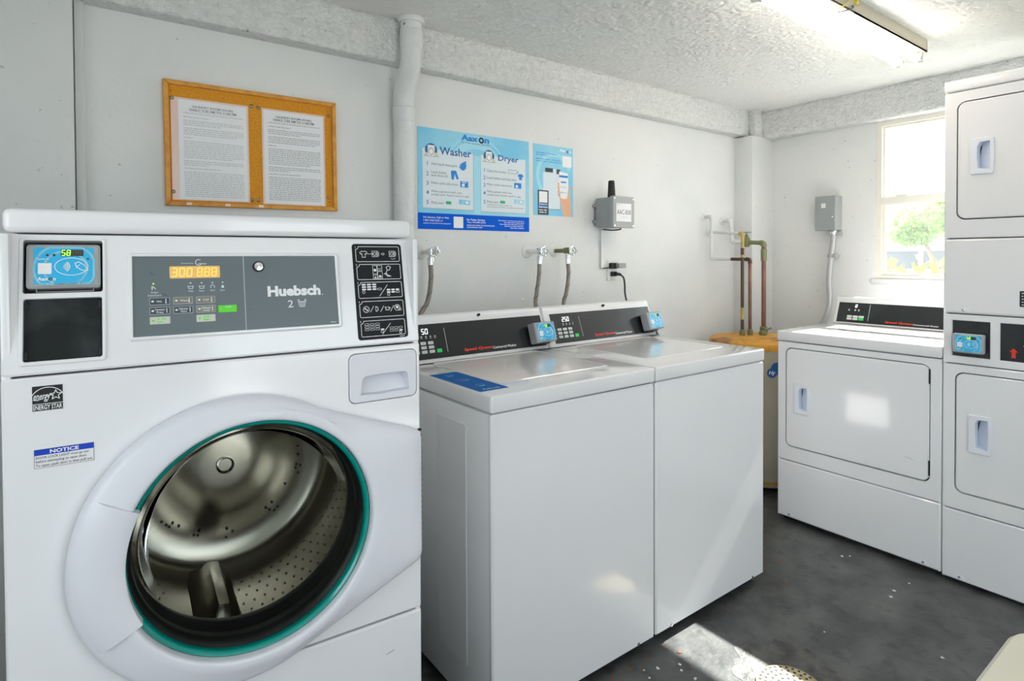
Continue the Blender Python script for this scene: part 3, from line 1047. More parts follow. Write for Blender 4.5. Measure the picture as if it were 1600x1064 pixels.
# rubber boot and drum
YD = frame((0, 0, 0), (1, 0, 0), (0, 0, 1))
mb = MB(FRONT).lathe([(.1995, -.004), (.196, -.03), (.203, -.045), (.193, -.06), (.198, -.085), (.212, -.10)], DC, 72)
mb.build('door_boot', 'black_rubber', fl, 60)
drum = MB(FRONT).lathe([(.204, -.090), (.235, -.092), (.252, -.105), (.254, -.16), (.254, -.36), (.249, -.40), (.23, -.425), (.14, -.430), (.12, -.415), (.05, -.41), (0, -.41)], DC, 96)
dro = drum.build('drum', 'steel_drum', fl, 50)
mb = MB(FRONT)
for j in range(7):
    w = -.13 - j * .032
    for k in range(72):
        a = 2 * PI * (k + .5 * (j % 2)) / 72
        if k % 24 < 4:
            continue
        c = Vector((DC[0] + .2525 * math.cos(a), DC[1] + .2525 * math.sin(a), w))
        t = Vector((-math.sin(a), math.cos(a), 0))
        mb.add([tuple(c + t * .0026 * math.cos(q) + Vector((0, 0, .0026 * math.sin(q)))) for q in (0, PI / 3, 2 * PI / 3, PI, 4 * PI / 3, 5 * PI / 3)], [(0, 1, 2, 3, 4, 5)])
for k in range(40):
    a = random.uniform(0, 2 * PI)
    r_ = random.choice((.165, .175, .185))
    mb.flat(circle(DC[0] + r_ * math.cos(a), DC[1] + r_ * math.sin(a), .003, 8), -.4265)
o_ = mb.build('perforations', 'black_matte', dro, 0)
o_['kind'] = 'stuff'
for k in range(3):
    a = math.radians(20 + 120 * k)
    rg = []
    for w, hgt in ((-.12, .012), (-.15, .05), (-.35, .05), (-.40, .02)):
        ring = []
        for s_, q in ((-.045, 0), (-.030, .55), (-.012, 1), (.012, 1), (.030, .55), (.045, 0)):
            r_ = .2545 - hgt * q
            aa = a + s_ / .25
            ring.append((DC[0] + r_ * math.cos(aa), DC[1] + r_ * math.sin(aa), w))
        rg.append(ring)
    MB(FRONT).loft(rg, True, True).build('drum_lifter', 'steel_drum', dro, 50)
MB(FRONT).lathe([(.015, -.408), (.02, -.404), (.02, -.41)], DC, 20).build('drum_hub', 'chrome', dro)

# ------------------------------------------------------------------ top-load washers
TW = .651


def speed_logo(FR, par, u, v, word, w):
    MB(FR).fit('Speed Queen', u, u + .122, v + .001, v + .0145, w, .05).build('brand_lettering', 'red_print', par)
    MB(FR).fit('Commercial ' + word, u + .125, u + .235, v + .0005, v + .0105, w, .02).build('brand_lettering', 'white_print', par)


def make_washer(loc, label, digits, sticker):
    t = thing('top_load_washer', label, 'washing machine', loc, 0, 'top-loading washers under the posters')
    mb = MB()
    mb.rbox(0, TW, .012, .711, .035, .876, .006)
    mb.build('cabinet', 'enamel_side', t)
    MB(FRONT).plate(rrect(.001, TW - .001, .035, .8765, .006, 2), -.018, 0, .005).build('front_panel', 'enamel', t)
    sd = frame((0, .711, 0), (0, -1, 0), (0, 0, 1))
    MB(sd).plate(rrect(.711 - .282, .711 - .122, .145, .826, .004, 2), -.001, .0018, .0016).build('side_panel', 'enamel_side', t)
    MB(FRONT).plate(rect(.03, TW - .03, .004, .036), -.05, -.03).build('toe_kick', 'black_matte', t)
    for x in (.05, TW - .05):
        for y in (.055, .655):
            MB().lathe([(0, 0), (.022, 0), (.022, .008), (.010, .012), (.010, .036), (0, .036)], (x, y), 14).build('foot', 'black_rubber', t)
        MB(FRONT).lathe([(0, -.002), (.006, -.002), (.006, .002), (0, .003)], (x + (.03 if x < .3 else -.03), .044), 12).build('screw', 'chrome', t)
    top = MB().rbox(-.002, TW - .001, -.004, .60, .8805, .928, .007, 3).build('top', 'enamel_top', t)
    # lid lies in the top, edged by a raised lip
    L = rrect(.105, .560, .120, .505, .02, 4)
    top_f = frame((0, 0, .928), (1, 0, 0), (0, 1, 0))
    MB(top_f).plate(offset(L, .006), -.002, .0022, .0018, holes=[L], hbev=.0015).build('lid_surround', 'enamel_top', top)
    MB(top_f).plate(offset(L, -.002), -.002, .0012, .001).build('lid', 'enamel_top', t)
    # console
    cs = [(.512, .9285), (.527, .9285), (.535, .934), (.5855, 1.068), (.588, 1.078), (.596, 1.086), (.615, 1.088), (.66, 1.082), (.705, 1.05), (.705, .90), (.60, .90), (.60, .9285)]
    mb = MB()
    xs = (.0015, .004, TW - .004, TW - .0015)
    rgs = []
    for i, x in enumerate(xs):
        sh = .003 if i in (0, 3) else 0
        rgs.append([(x, y + (sh if y < .6 else -sh), z - (sh if z > 1 else 0)) for y, z in cs])
    mb.loft(rgs)
    con = mb.build('console', 'enamel', t, 50)
    CF = frame((0, .535, .934), (1, 0, 0), (0, .0505, .134))
    MB(CF).plate(rect(.033, .641, .006, .131), -.002, .0012, .0006).build('console_panel', 'black_panel', con)
    mb = MB(CF)
    mb.digits(digits, .099 if len(digits) == 2 else .094, .096, .0175, .0018, wd=.0026)
    mb.build('display_digits', 'segment_white', con)
    for i in range(3):
        for j in range(3):
            MB(CF).plate(rrect(.0585 + i * .0295, .0795 + i * .0295, .027 + j * .0155, .0375 + j * .0155, .002, 2), 0, .0022, .0005).build('key', 'key_white', con)
    mb = MB(CF)
    for i in range(3):
        for j in range(3):
            mb.words(.0620 + i * .0295, .0765 + i * .0295, .031 + j * .0155, .0024, .0026)
    mb.build('key_lettering', 'mid_print', con)
    MB(CF).plate(rrect(.1475, .1675, .026, .039, .003, 3), 0, .0024, .0005).build('start_key', 'green_button', con)
    mb = MB(CF)
    for i in range(4):
        mb.flat(rect(.092 + i * .018, .098 + i * .018, .0835, .0885), .0017)
        mb.flat(rect(.091 + i * .018, .099 + i * .018, .0790, .0810), .0017)
    for j in range(4):
        mb.flat(rect(.046, .050, .0295 + j * .011, .0315 + j * .011), .0017)
    mb.stroke([(.190, .026), (.190, .112)], .0022, .0017)
    mb.build('indicator_print', 'grey_print', con)
    speed_logo(CF, con, .258, .016, 'Washer', .0017)
    MB(frame((.345, .5805, 1.0765), (1, 0, 0), (0, .3, 1))).lathe([(0, -.004), (.0052, -.004), (.0052, .005), (.004, .007), (0, .0075)], (0, 0), 14).build('knob', 'black_matte', con)
    # card reader clipped on the right end, turned a little upward
    CR = frame((.5555, .548, .9445), (1, .06, 0), (-.02, .30, 1.0))
    MB(CR).plate(rrect(.012, .096, -.004, .075, .004, 2), -.002, .028).build('reader_mount', 'black_matte', t)
    card_reader(t, CR, 0, 0, .108, .079, .020, .040, digits=True)
    if sticker:
        s_ = MB(top_f).plate(rect(.005, .100, .058, .338), -.0005, .0007).build('sticker', 'sticker_blue', t, label='long blue instruction sticker on the lid deck')
        MB(top_f).stroke(rect(.0065, .0985, .0595, .3365), .003, .0010, True).build('sticker_border', 'notice_blue', s_)
        mb = MB(top_f)
        mb.fit('Aax', .024, .058, .069, .084, .0012, .03)
        mb.fit('n', .070, .081, .069, .080, .0012, .03)
        mb.stroke(circle(.064, .0745, .0042, 14), .002, .0012, True)
        for cx, cy in ((.052, .125), (.056, .215), (.048, .292)):
            mb.stroke(arc((cx, cy), .014, 20, 160, 8), .002, .0012)
            mb.flat(rect(cx - .012, cx + .010, cy - .010, cy - .004), .0012)
        mb.build('sticker_lettering', 'screen_light', s_)
        MB(top_f).flat(rrect(.030, .052, .200, .240, .004, 2), .0012).build('sticker_phone', 'notice_blue', s_)
    return t


make_washer((.868, 1.2633, 0), 'white top-loading washer with a long blue sticker, next to the front-loading washer', '50', True)
make_washer((1.5255, 1.2633, 0), 'white top-loading washer without a sticker, the one nearer the water heater', '250', False)

# ------------------------------------------------------------------ dryers
DW = .6815


def dryer_door(par, za, zb, h0, h1):
    """door leaf with pocket handle, hinges on the right; local frame of the dryer"""
    leaf = rrect(.045, .640, za, zb, .026, 6)
    hu0, hu1 = .086, .158
    hole = rrect(hu0 + .004, hu1 - .004, h0 + .004, h1 - .004, .003, 2)
    d = MB(FRONT).plate(leaf, -.014, .0015, .004, holes=[hole]).build('door', 'enamel', par, 30)
    op = [(hu0 + .024, h0 + .022), (hu1 - .012, h0 + .014), (hu1 - .010, (h0 + h1) / 2), (hu1 - .012, h1 - .014), (hu0 + .030, h1 - .016), (hu0 + .022, h1 - .03), (hu0 + .021, (h0 + h1) / 2)]
    hp = MB(FRONT).plate([(hu0, h0 + .003), (hu0 + .003, h0), (hu1 - .004, h0 - .002), (hu1, h0 + .003), (hu1 + .003, (h0 + h1) / 2), (hu1, h1 - .003), (hu1 - .004, h1), (hu0 + .003, h1), (hu0, h1 - .003)],
                         -.003, .0085, .002, holes=[op], hbev=.0012).build('handle', 'handle_plastic', d)
    cu, cv = sum(p[0] for p in op) / 7, (h0 + h1) / 2
    MB(FRONT).loft([[(a, b, .0005) for a, b in op], [(cu + (a - cu) * .9, cv + (b - cv) * .94, -.024 if a < cu else -.006) for a, b in op]], False, True).build('handle_pocket', 'handle_pocket', d)
    return leaf


def dryer_screws(t, zz):
    for x in (.06, DW - .06):
        MB(FRONT).plate([(x - .022, zz - .008), (x + .022, zz - .008), (x + .012, zz + .008), (x - .012, zz + .008)], -.001, .0012, .0008).build('screw_plate', 'enamel_side', t)
        MB(FRONT).lathe([(0, .001), (.0045, .001), (.0045, .003), (0, .004)], (x, zz), 10).build('screw', 'chrome', t)


def dryer_shell(t, z0, z1):
    mb = MB()
    mb.rbox(0, .010, .004, .711, z0, z1, .003)
    mb.rbox(DW - .010, DW, .004, .711, z0, z1, .003)
    mb.box(.008, DW - .008, .70, .711, z0, z1)
    mb.box(.008, DW - .008, .03, .711, z0, z0 + .008)
    mb.build('cabinet', 'enamel', t)
    MB().box(.012, DW - .012, .024, .03, z0 + .02, z1 - .005).build('inner_shell', 'cavity', t)


dy = thing('dryer', 'white commercial dryer with rear control console, standing under the window', 'dryer', (2.7624, 1.5335, 0), -PI / 2)
dryer_shell(dy, .022, .877)
leaf = dryer_door(dy, .374, .846, .540, .680)
MB(FRONT).plate(rrect(.001, DW - .001, .3015, .8765, .005, 2), -.016, 0, .004, holes=[offset(leaf, .0042)]).build('front_panel', 'enamel', dy, 30)
MB(FRONT).plate(rrect(.001, DW - .001, .024, .2975, .006, 2), -.016, 0, .005).build('lower_panel', 'enamel', dy)
for v in (.803, .430):
    MB(FRONT).plate(rect(.6385, .6435, v - .03, v + .03), -.002, .0035, .001).build('hinge', 'black_matte', dy)
MB(FRONT).stroke([(.555, .455), (.575, .452), (.584, .447)], .0012, .0019).build('scuff_mark', 'mid_print', dy)
dryer_screws(dy, .040)
MB(FRONT).plate(rect(.02, DW - .02, .0, .024), -.06, -.03).build('toe_kick', 'black_matte', dy)
MB().rbox(-.001, DW + .001, -.004, .66, .8805, .928, .007, 3).build('top', 'enamel_top', dy)
cs = [(.552, .9285), (.560, .9285), (.566, .934), (.6115, 1.046), (.613, 1.060), (.620, 1.068), (.64, 1.069), (.70, 1.04), (.70, .90), (.62, .90), (.62, .9285)]
rgs = []
for i, x in enumerate((.0015, .005, DW - .005, DW - .0015)):
    sh = .003 if i in (0, 3) else 0
    rgs.append([(x, y + (sh if y < .62 else -sh), z - (sh if z > 1 else 0)) for y, z in cs])
con = MB().loft(rgs).build('console', 'enamel', dy, 50)
CF = frame((0, .566, .934), (1, 0, 0), (0, .0455, .112))
MB(CF).plate(rect(.0185, .663, .001, .112), -.002, .0012, .0006).build('console_panel', 'black_panel', con)
for i in range(3):
    for j in range(2):
        MB(CF).plate(rrect(.070 + i * .0292, .0955 + i * .0292, .015 + j * .0135, .0265 + j * .0135, .002, 2), 0, .0022, .0005).build('start_key' if (i, j) == (2, 0) else 'key', 'green_button' if (i, j) == (2, 0) else 'key_white', con)
mb = MB(CF)
for u in (.075, .106, .124):
    mb.flat(circle(u, .072, .004, 8), .0017)
    mb.flat(rect(u - .004, u + .004, .0655, .069), .0017)
mb.stroke([(.176, .016), (.176, .104)], .0026, .0017)
mb.build('indicator_print', 'grey_print', con)
MB(CF).digits('0', .104, .086, .015, .0018, wd=.003).build('display_digits', 'segment_white', con)
speed_logo(CF, con, .258, .0075, 'Dryer', .0017)

sd_ = thing('stacked_dryer', 'tall white stacked double dryer at the right edge of the photo', 'dryer', (2.7624, .8490, 0), -PI / 2)
dryer_shell(sd_, .014, 1.925)
l1 = dryer_door(sd_, .366, .832, .533, .678)
l2 = dryer_door(sd_, 1.433, 1.882, 1.600, 1.735)
MB(FRONT).plate(rrect(.001, DW - .001, .2945, .8655, .005, 2), -.016, 0, .004, holes=[offset(l1, .0042)]).build('front_panel', 'enamel', sd_, 30)
MB(FRONT).plate(rrect(.001, DW - .001, 1.3585, 1.9255, .005, 2), -.016, 0, .004, holes=[offset(l2, .0042)]).build('front_panel', 'enamel', sd_, 30)
MB(FRONT).plate(rrect(.001, DW - .001, .016, .2905, .006, 2), -.016, 0, .005).build('lower_panel', 'enamel', sd_)
MB(FRONT).plate(rrect(.001, DW - .001, 1.0655, 1.3545, .012, 3), -.016, .003, .007).build('middle_panel', 'enamel', sd_)
MB().rbox(-.001, DW + .001, -.004, .712, 1.9285, 1.972, .007, 3).build('top', 'enamel', sd_)
h1 = rect(.030, .150, .8985, 1.0375)
h2 = rect(.180, .655, .8985, 1.0375)
cpn = MB(FRONT).plate(rrect(.001, DW - .001, .8690, 1.0615, .004, 2), -.016, 0, .003, holes=[h1, h2], hbev=.002).build('control_panel', 'enamel', sd_, 30)
MB(FRONT).plate(rect(.026, .154, .894, 1.042), -.018, -.010).build('slot_back', 'black_panel', cpn)
MB(FRONT).plate(rect(.176, .659, .894, 1.042), -.018, -.004).build('console_panel', 'black_panel', cpn)
mb = MB(FRONT)
mb.flat([(.213, .912), (.225, .912), (.225, .934), (.231, .934), (.219, .948), (.207, .934), (.213, .934)], -.0035)
mb.build('arrow', 'red_print', cpn, label='red upward arrow')
for j in range(2):
    for i in range(3):
        MB(FRONT).plate(rrect(.250 + i * .045, .285 + i * .045, .912 + j * .0175, .925 + j * .0175, .003, 2), -.004, -.0015, .0005).build('key', 'key_white', cpn)
mb = MB(FRONT)
for j in range(2):
    for i in range(3):
        mb.words(.256 + i * .045, .278 + i * .045, .9165 + j * .0175, .0035, -.0012)
mb.build('key_lettering', 'mid_print', cpn)
mb = MB(FRONT)
mb.flat(circle(.262, .982, .006, 12), -.0035)
mb.flat([(.246, .958), (.276, .958), (.270, .966), (.252, .966)], -.0035)
mb.build('indicator_print', 'grey_print', cpn)
card_reader(sd_, frame((.0385, -.002, .9155), (1, .03, 0), (0, 0, 1)), 0, 0, .098, .074, 0, .026, digits=True)
dryer_screws(sd_, .032)
MB(FRONT).plate([(.045, 1.071), (.09, 1.071), (.080, 1.088), (.055, 1.088)], .002, .0042, .001).build('screw_plate', 'enamel_side', sd_)
MB(FRONT).lathe([(0, .003), (.005, .003), (.005, .006), (0, .007)], (.0675, 1.0795), 10).build('screw', 'chrome', sd_)
lb = MB(FRONT).plate(rrect(.236, .330, 1.102, 1.160, .003, 2), .002, .0036).build('data_label', 'black_matte', sd_, label='black printed data label')
mb = MB(FRONT)
for k in range(5):
    mb.words(.242, .322, 1.108 + k * .0105, .0035, .0039)
mb.build('lettering', 'white_print', lb)
MB(FRONT).plate(rect(.02, DW - .02, .0, .016), -.06, -.03).build('toe_kick', 'black_matte', sd_)

# ------------------------------------------------------------------ notice board and its papers
nb = thing('notice_board', 'oak framed cork notice board on the wall above the front-loading washer', 'notice board', (.242, WY, 1.468), 0)
nb.rotation_euler = (0, math.radians(-.5), 0)
FN = FRONT
BW, BH = .576, .416
MB(FN).plate(rect(.010, BW - .010, .010, BH - .010), .001, .012).build('cork_panel', 'cork', nb)
mw = .0155
for nm, pg in (('frame_rail', [(0, 0), (BW, 0), (BW - mw, mw), (mw, mw)]), ('frame_rail', [(mw, BH - mw), (BW - mw, BH - mw), (BW, BH), (0, BH)]),
               ('frame_stile', [(0, 0), (mw, mw), (mw, BH - mw), (0, BH)]), ('frame_stile', [(BW - mw, mw), (BW, 0), (BW, BH), (BW - mw, BH - mw)])):
    MB(FN).plate(offset(pg, -.0003), .001, .022, .002).build(nm, 'oak', nb)
for u in (.068, .187, .296):
    MB(FN).plate(rect(u - .008, u + .008, .004, .0125), .0215, .0226).build('tape', 'tape', nb)
for u, v in ((.022, .381), (.546, .381), (.546, .034)):
    MB(FN).lathe([(0, .0119), (.0022, .0119), (.0015, .0126), (0, .0127)], (u, v), 8).build('nail', 'dark_print', nb)


def notice(x0, x1, zb, zt, label, soft, slv):
    t = thing('paper_notice', label, 'notice', (.242 + x0, WY - .0125, 1.468 + zb + x0 * .0087), 0, 'papers pinned to the cork board')
    t.rotation_euler = (0, math.radians(-.5), 0)
    wd, ht = x1 - x0, zt - zb
    MB(FN).plate(rect(-slv, wd + .006, -.003, ht + .006), .0002, .0009).build('plastic_sleeve', 'laminate', t)
    MB(FN).plate(rect(0, wd, 0, ht), .0008, .0015).build('sheet', 'paper', t)
    mb = MB(FN)
    a, b = wd * .07, wd * .95
    m = wd / 2
    mb.fit('LAUNDRY ROOM HOURS,', m - wd * .30, m + wd * .30, ht - .0235, ht - .0165, .0018, .02)
    mb.fit('DAILY: 7:30 AM TO 11:00 PM', m - wd * .34, m + wd * .34, ht - .0345, ht - .0275, .0018, .02)
    mb.stroke([(m - wd * .30, ht - .0250), (m + wd * .30, ht - .0250)], .0006, .0017)
    mb.stroke([(m - wd * .34, ht - .0360), (m + wd * .34, ht - .0360)], .0006, .0017)
    mb.build('heading', 'dark_print' if not soft else 'soft_print', t)
    mb = MB(FN)
    mb.words(a, b, ht - .0450, .0032, .0017, .8)
    v = ht - .0585
    for blk in ((1, .42), (0, 0), (3, .62), (0, 0), (4, .9), (0, 0), (1, .15), (0, 0), (9, .82), (0, 0), (3, .4), (0, 0), (1, .6), (0, 0), (14, .5)):
        if blk[0] == 0:
            v -= .0052
            continue
        for k in range(blk[0]):
            if v < .007:
                break
            mb.words(a, b if k < blk[0] - 1 else a + (b - a) * blk[1], v, .0032, .0017, .8)
            v -= .0067
    o = mb.build('body_print', 'mid_print' if not soft else 'grey_print', t)
    return t


notice(.042, .2545, .0235, .356, 'laminated laundry room rules sheet, glared and paler, left half of the cork board', True, .022)
notice(.3115, .5265, .0205, .3565, 'laundry room rules sheet with darker print, right half of the cork board', False, .006)
pins = (((.022, .357), 'thumbtack at the upper left corner of the cork board'), ((.023, .047), 'thumbtack at the lower left corner of the cork board'),
        ((.2685, .3635), 'thumbtack at the upper right corner of the left laundry notice'), ((.2925, .3605), 'thumbtack at the upper left corner of the right laundry notice'),
        ((.5455, .3655), 'thumbtack at the upper right corner of the cork board'), ((.5435, .0535), 'thumbtack at the lower right corner of the cork board'),
        ((.268, .0305), 'thumbtack at the lower right corner of the left laundry notice'), ((.2895, .0315), 'thumbtack at the lower left corner of the right laundry notice'))
for (u, v), lab in pins:
    o = MB(FRONT).lathe([(0, 0), (.0066, 0), (.0066, .0016), (.005, .0034), (.0022, .0044), (0, .0046)], (0, 0), 16).build('thumbtack', 'brass_tack')
    o.location = (.242 + u, WY - .0118, 1.468 + v + u * .0087)
    tag(o, lab, 'thumbtack', 'thumbtacks in the cork board')

# ------------------------------------------------------------------ posters
po = thing('instruction_poster', 'large blue poster with washer and dryer steps and a dark blue foot band', 'poster', (1.173, WY, 1.415))
PW, PH = .604, .437
MB(FN).plate(rect(0, PW, 0, PH), .0002, .0016).build('sheet', 'poster_blue', po)
mb = MB(FN)
for r0, r1 in ((.115, .150), (.165, .172)):
    p0 = arc((.30, .255), r0, 8, 172, 28)
    p1 = arc((.30, .255), r1, 8, 172, 28)
    for i in range(28):
        mb.flat([p0[i], p0[i + 1], p1[i + 1], p1[i]], .0018)
mb.flat(rect(.285, .320, .074, .34), .00175)
mb.build('swirl', 'poster_pale', po)
MB(FN).flat(rect(0, PW, 0, .070), .0019).build('foot_band', 'poster_navy', po)
for a, b, c, d in ((.024, .281, .092, .347), (.323, .582, .0885, .346)):
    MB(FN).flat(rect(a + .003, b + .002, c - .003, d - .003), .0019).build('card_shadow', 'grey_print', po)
    MB(FN).plate(rect(a, b, c, d), .0018, .0022).build('card', 'poster_card', po)
mb = MB(FN)
mb.fit('Aax', .218, .308, .4015, .4285, .0021, .045)
mb.fit('n', .343, .370, .4015, .4215, .0021, .045)
mb.build('brand_lettering', 'poster_logo', po)
MB(FN).stroke(circle(.3265, .4115, .0105, 20), .006, .0021, True).build('brand_ring', 'dark_print', po)
mb = MB(FN).fit('For Your Laundry Lifestyle', .218, .370, .3875, .3965, .0021, .0, .2)
mb.build('tagline', 'dark_print', po)
mb = MB(FN)
mb.fit('Washer', .107, .271, .327, .361, .0026, .02)
mb.fit('Dryer', .420, .540, .320, .356, .0026, .02)
mb.build('heading', 'poster_ink', po)


def machine_icon(cu, cv):
    k = .026
    MB(FN).flat([(cu + x * k, cv + y * k) for x, y in arc((0, 0), 1.15, -25, 205, 20)], .0024).build('icon_disc', 'poster_ink', po)
    mb = MB(FN)
    mb.flat(rect(cu - .68 * k, cu + .68 * k, cv - .95 * k, cv + .85 * k), .0027)
    mb.build('icon_machine', 'white_print', po)
    mb = MB(FN)
    mb.stroke(rect(cu - .68 * k, cu + .68 * k, cv - .95 * k, cv + .85 * k), .0012, .0029, True)
    mb.stroke([(cu - .68 * k, cv + .5 * k), (cu + .68 * k, cv + .5 * k)], .0012, .0029)
    mb.stroke(circle(cu, cv - .2 * k, .50 * k, 20), .003, .0029, True)
    mb.stroke([(cu - 1.4 * k, cv - .98 * k), (cu + 1.5 * k, cv - .98 * k)], .0016, .0029)
    mb.build('icon_outline', 'mid_print', po)
    mb = MB(FN)
    mb.flat([(cu - 1.3 * k, cv - .95 * k), (cu - .7 * k, cv - .95 * k), (cu - .75 * k, cv - .4 * k), (cu - 1.1 * k, cv - .45 * k)], .0030)
    mb.flat([(cu + .55 * k, cv - .95 * k), (cu + 1.35 * k, cv - .95 * k), (cu + 1.2 * k, cv - .3 * k), (cu + .7 * k, cv - .35 * k)], .0030)
    mb.build('icon_basket', 'poster_khaki', po)


machine_icon(.066, .3405)
machine_icon(.368, .343)
mb = MB(FN)
for i, v in enumerate((.275, .231, .190, .150, .108)):
    MB(FN).line(str(i + 1), .041, v, .0175, .0026, .005).build('step_number', 'poster_ink', po)
for i, v in enumerate((.271, .236, .202, .165, .124)):
    MB(FN).line(str(i + 1), .336, v, .0175, .0026, .005).build('step_number', 'poster_ink', po)
for s_, u0, u1, v0, v1 in (('Add liquid detergent', .066, .196, .275, .289), ('Load clothes', .066, .142, .243, .254), ('and close lid', .066, .146, .229, .240), ('Make cycle selections', .066, .201, .193, .207),
                           ('Make payment with coin,', .066, .222, .158, .170), ('credit card, Aaxon card or app', .066, .257, .144, .156), ('Press start', .066, .127, .110, .122),
                           ('Clean lint screen', .356, .466, .272, .284), ('Load clothes and close door', .356, .528, .240, .252), ('Make cycle selections', .356, .499, .208, .220),
                           ('Make payment with coin,', .356, .500, .175, .187), ('credit card, Aaxon card or app', .356, .552, .160, .172), ('Press start', .356, .420, .129, .141)):
    MB(FN).fit(s_, u0, u1, v0, v1, .0026).build('step_lettering', 'soft_print', po)
mb = MB(FN)
mb.words(.356, .500, .119, .0035, .0026)
mb.words(.356, .573, .1095, .0035, .0026)
mb.build('small_print', 'mid_print', po)
for nm, polys in (('detergent_icon', [[(.207, .279), (.214, .293), (.226, .303), (.239, .304), (.245, .291), (.243, .278), (.232, .266), (.219, .268)], [(.236, .300), (.246, .303), (.242, .309), (.234, .307)]]),
                  ('trousers_icon', [[(.164, .255), (.167, .262), (.191, .262), (.204, .228), (.194, .223), (.183, .248)], [(.164, .255), (.183, .248), (.179, .222), (.167, .222)]]),
                  ('panel_icon', [rect(.212, .254, .191, .218)]), ('shirt_icon', [[(.534, .268), (.543, .276), (.560, .276), (.570, .268), (.565, .261), (.560, .264), (.560, .248), (.543, .248), (.543, .264), (.539, .261)]]),
                  ('panel_icon', [rect(.513, .556, .206, .232)])):
    mb = MB(FN)
    for p in polys:
        mb.flat(p, .0026)
    mb.build(nm, 'poster_logo', po)
mb = MB(FN)
mb.flat(rect(.220, .235, .194, .207), .0029)
mb.flat(rect(.221, .246, .211, .215), .0029)
mb.flat(rect(.521, .536, .209, .222), .0029)
mb.flat(rect(.480, .530, .276, .290), .0026)
mb.build('icon_details', 'poster_card', po)
mb = MB(FN)
mb.stroke(rrect(.479, .531, .275, .291, .003, 2), .0013, .0029, True)
mb.stroke([(.532, .279), (.538, .283), (.532, .287)], .0018, .0029)
mb.build('screen_outline', 'dark_print', po)
mb = MB(FN)
mb.flat(rrect(.137, .165, .1115, .1245, .003, 2), .0027)
mb.flat(rrect(.430, .459, .130, .1425, .003, 2), .0027)
mb.build('start_mark', 'poster_green', po)
mb = MB(FN)
for u0, v0 in ((.204, .112), (.511, .130)):
    mb.flat([(u0, v0 + .004), (u0 + .058, v0), (u0 + .060, v0 + .022), (u0 + .002, v0 + .024)], .0026)
mb.build('reader_picture', 'poster_blue', po)
mb = MB(FN)
for u0, v0 in ((.204, .112), (.511, .130)):
    mb.stroke(circle(u0 + .022, v0 + .012, .006, 12), .0016, .0029, True)
    mb.flat(rect(u0 + .036, u0 + .050, v0 + .006, v0 + .018), .0029)
    mb.build('reader_mark', 'white_print', po)
    mb = MB(FN)
MB(FN).flat(rect(.177, .2265, .0085, .0585), .0022).build('white_patch', 'white_print', po)
for t_, a_, b_, c_, d_, e_ in (('For Service, Call or Visit', .026, .153, .0465, .0555, .015), ('1-855-928-2222 or', .026, .122, .0345, .0425, 0), ('aaxon.com/servicerequest', .026, .162, .0215, .0300, 0),
                               ('For Faster Service', .246, .343, .0435, .0525, .015), ('Text: 954-884-8078', .246, .347, .0325, .0405, 0), ('SCAN QR CODE TO DOWNLOAD', .246, .398, .0190, .0255, .015), ('AAXONPAY APP', .246, .330, .0105, .0165, .015)):
    MB(FN).fit(t_, a_, b_, c_, d_, .0022, e_).build('foot_lettering', 'white_print', po)
mb = MB(FN)
for k, u0 in enumerate((.420, .452, .428, .455, .490)):
    mb.words(u0, .573, .0475 - k * .0085, .0035, .0022)
mb.build('foot_small_print', 'white_print', po)

sp = thing('service_poster', 'small blue poster showing a hand holding a phone over a washer', 'poster', (1.804, WY, 1.4985))
MB(FN).plate(rect(0, .262, 0, .351), .0002, .0016).build('sheet', 'poster_blue', sp)
mb = MB(FN)
p0, p1 = arc((.135, .20), .098, 20, 250, 30), arc((.135, .20), .118, 20, 250, 30)
for i in range(30):
    mb.flat([p0[i], p0[i + 1], p1[i + 1], p1[i]], .0018)
mb.build('swirl', 'poster_pale', sp)
mb = MB(FN)
mb.flat(rrect(.062, .172, .034, .215, .008, 3), .0020)
mb.flat(rect(.126, .146, .215, .236), .0020)
mb.build('washer_picture', 'poster_card', sp)
mb = MB(FN)
mb.flat(rect(.075, .126, .218, .238), .0021)
mb.flat(rect(.150, .174, .212, .236), .0021)
mb.stroke([(.066, .033), (.172, .033)], .002, .0021)
mb.build('console_picture', 'dark_print', sp)
mb = MB(FN)
mb.flat([(.163, .110), (.172, .082), (.196, .0), (.246, .0), (.243, .110), (.247, .160), (.236, .150), (.228, .100), (.205, .090)], .0022)
mb.flat([(.158, .165), (.166, .175), (.172, .100), (.160, .105)], .0022)
mb.build('hand_picture', 'poster_skin', sp)
MB(FN).flat([(.166, .226), (.227, .220), (.229, .150), (.222, .096), (.205, .088), (.176, .092), (.168, .15)], .0025).build('phone_picture', 'white_print', sp)
mb = MB(FN)
mb.flat(rect(.166, .226, .197, .208), .0028)
mb.flat(rect(.178, .214, .170, .177), .0028)
mb.words(.018, .160, .307, .0045, .0020)
mb.words(.018, .100, .297, .0045, .0020)
mb.words(.018, .175, .277, .0045, .0020)
mb.words(.018, .182, .266, .0045, .0020)
mb.build('blue_print', 'poster_logo', sp)
mb = MB(FN)
mb.words(.176, .215, .147, .003, .0028)
mb.flat(circle(.181, .121, .004, 10), .0028)
mb.words(.189, .215, .119, .003, .0028)
for x, y in ((.155, .143), (.153, .120), (.155, .106), (.240, .141)):
    mb.flat([(x, y), (x + .004, y + .007), (x + .006, y + .001)], .0028)
mb.build('grey_details', 'mid_print', sp)
mb = MB(FN)
mb.flat(rect(.027, .096, .004, .125), .0022)
mb.build('service_panel', 'dark_print', sp)
MB(FN).flat(rect(.0295, .0935, .036, .062), .0024).build('service_band', 'poster_ink', sp)
mb = MB(FN)
MB(FN).flat(rect(.190, .251, .251, .308), .0020).build('white_patch', 'white_print', sp)
MB(FN).flat(rect(.035, .0885, .064, .119), .0025).build('white_patch', 'white_print', sp)
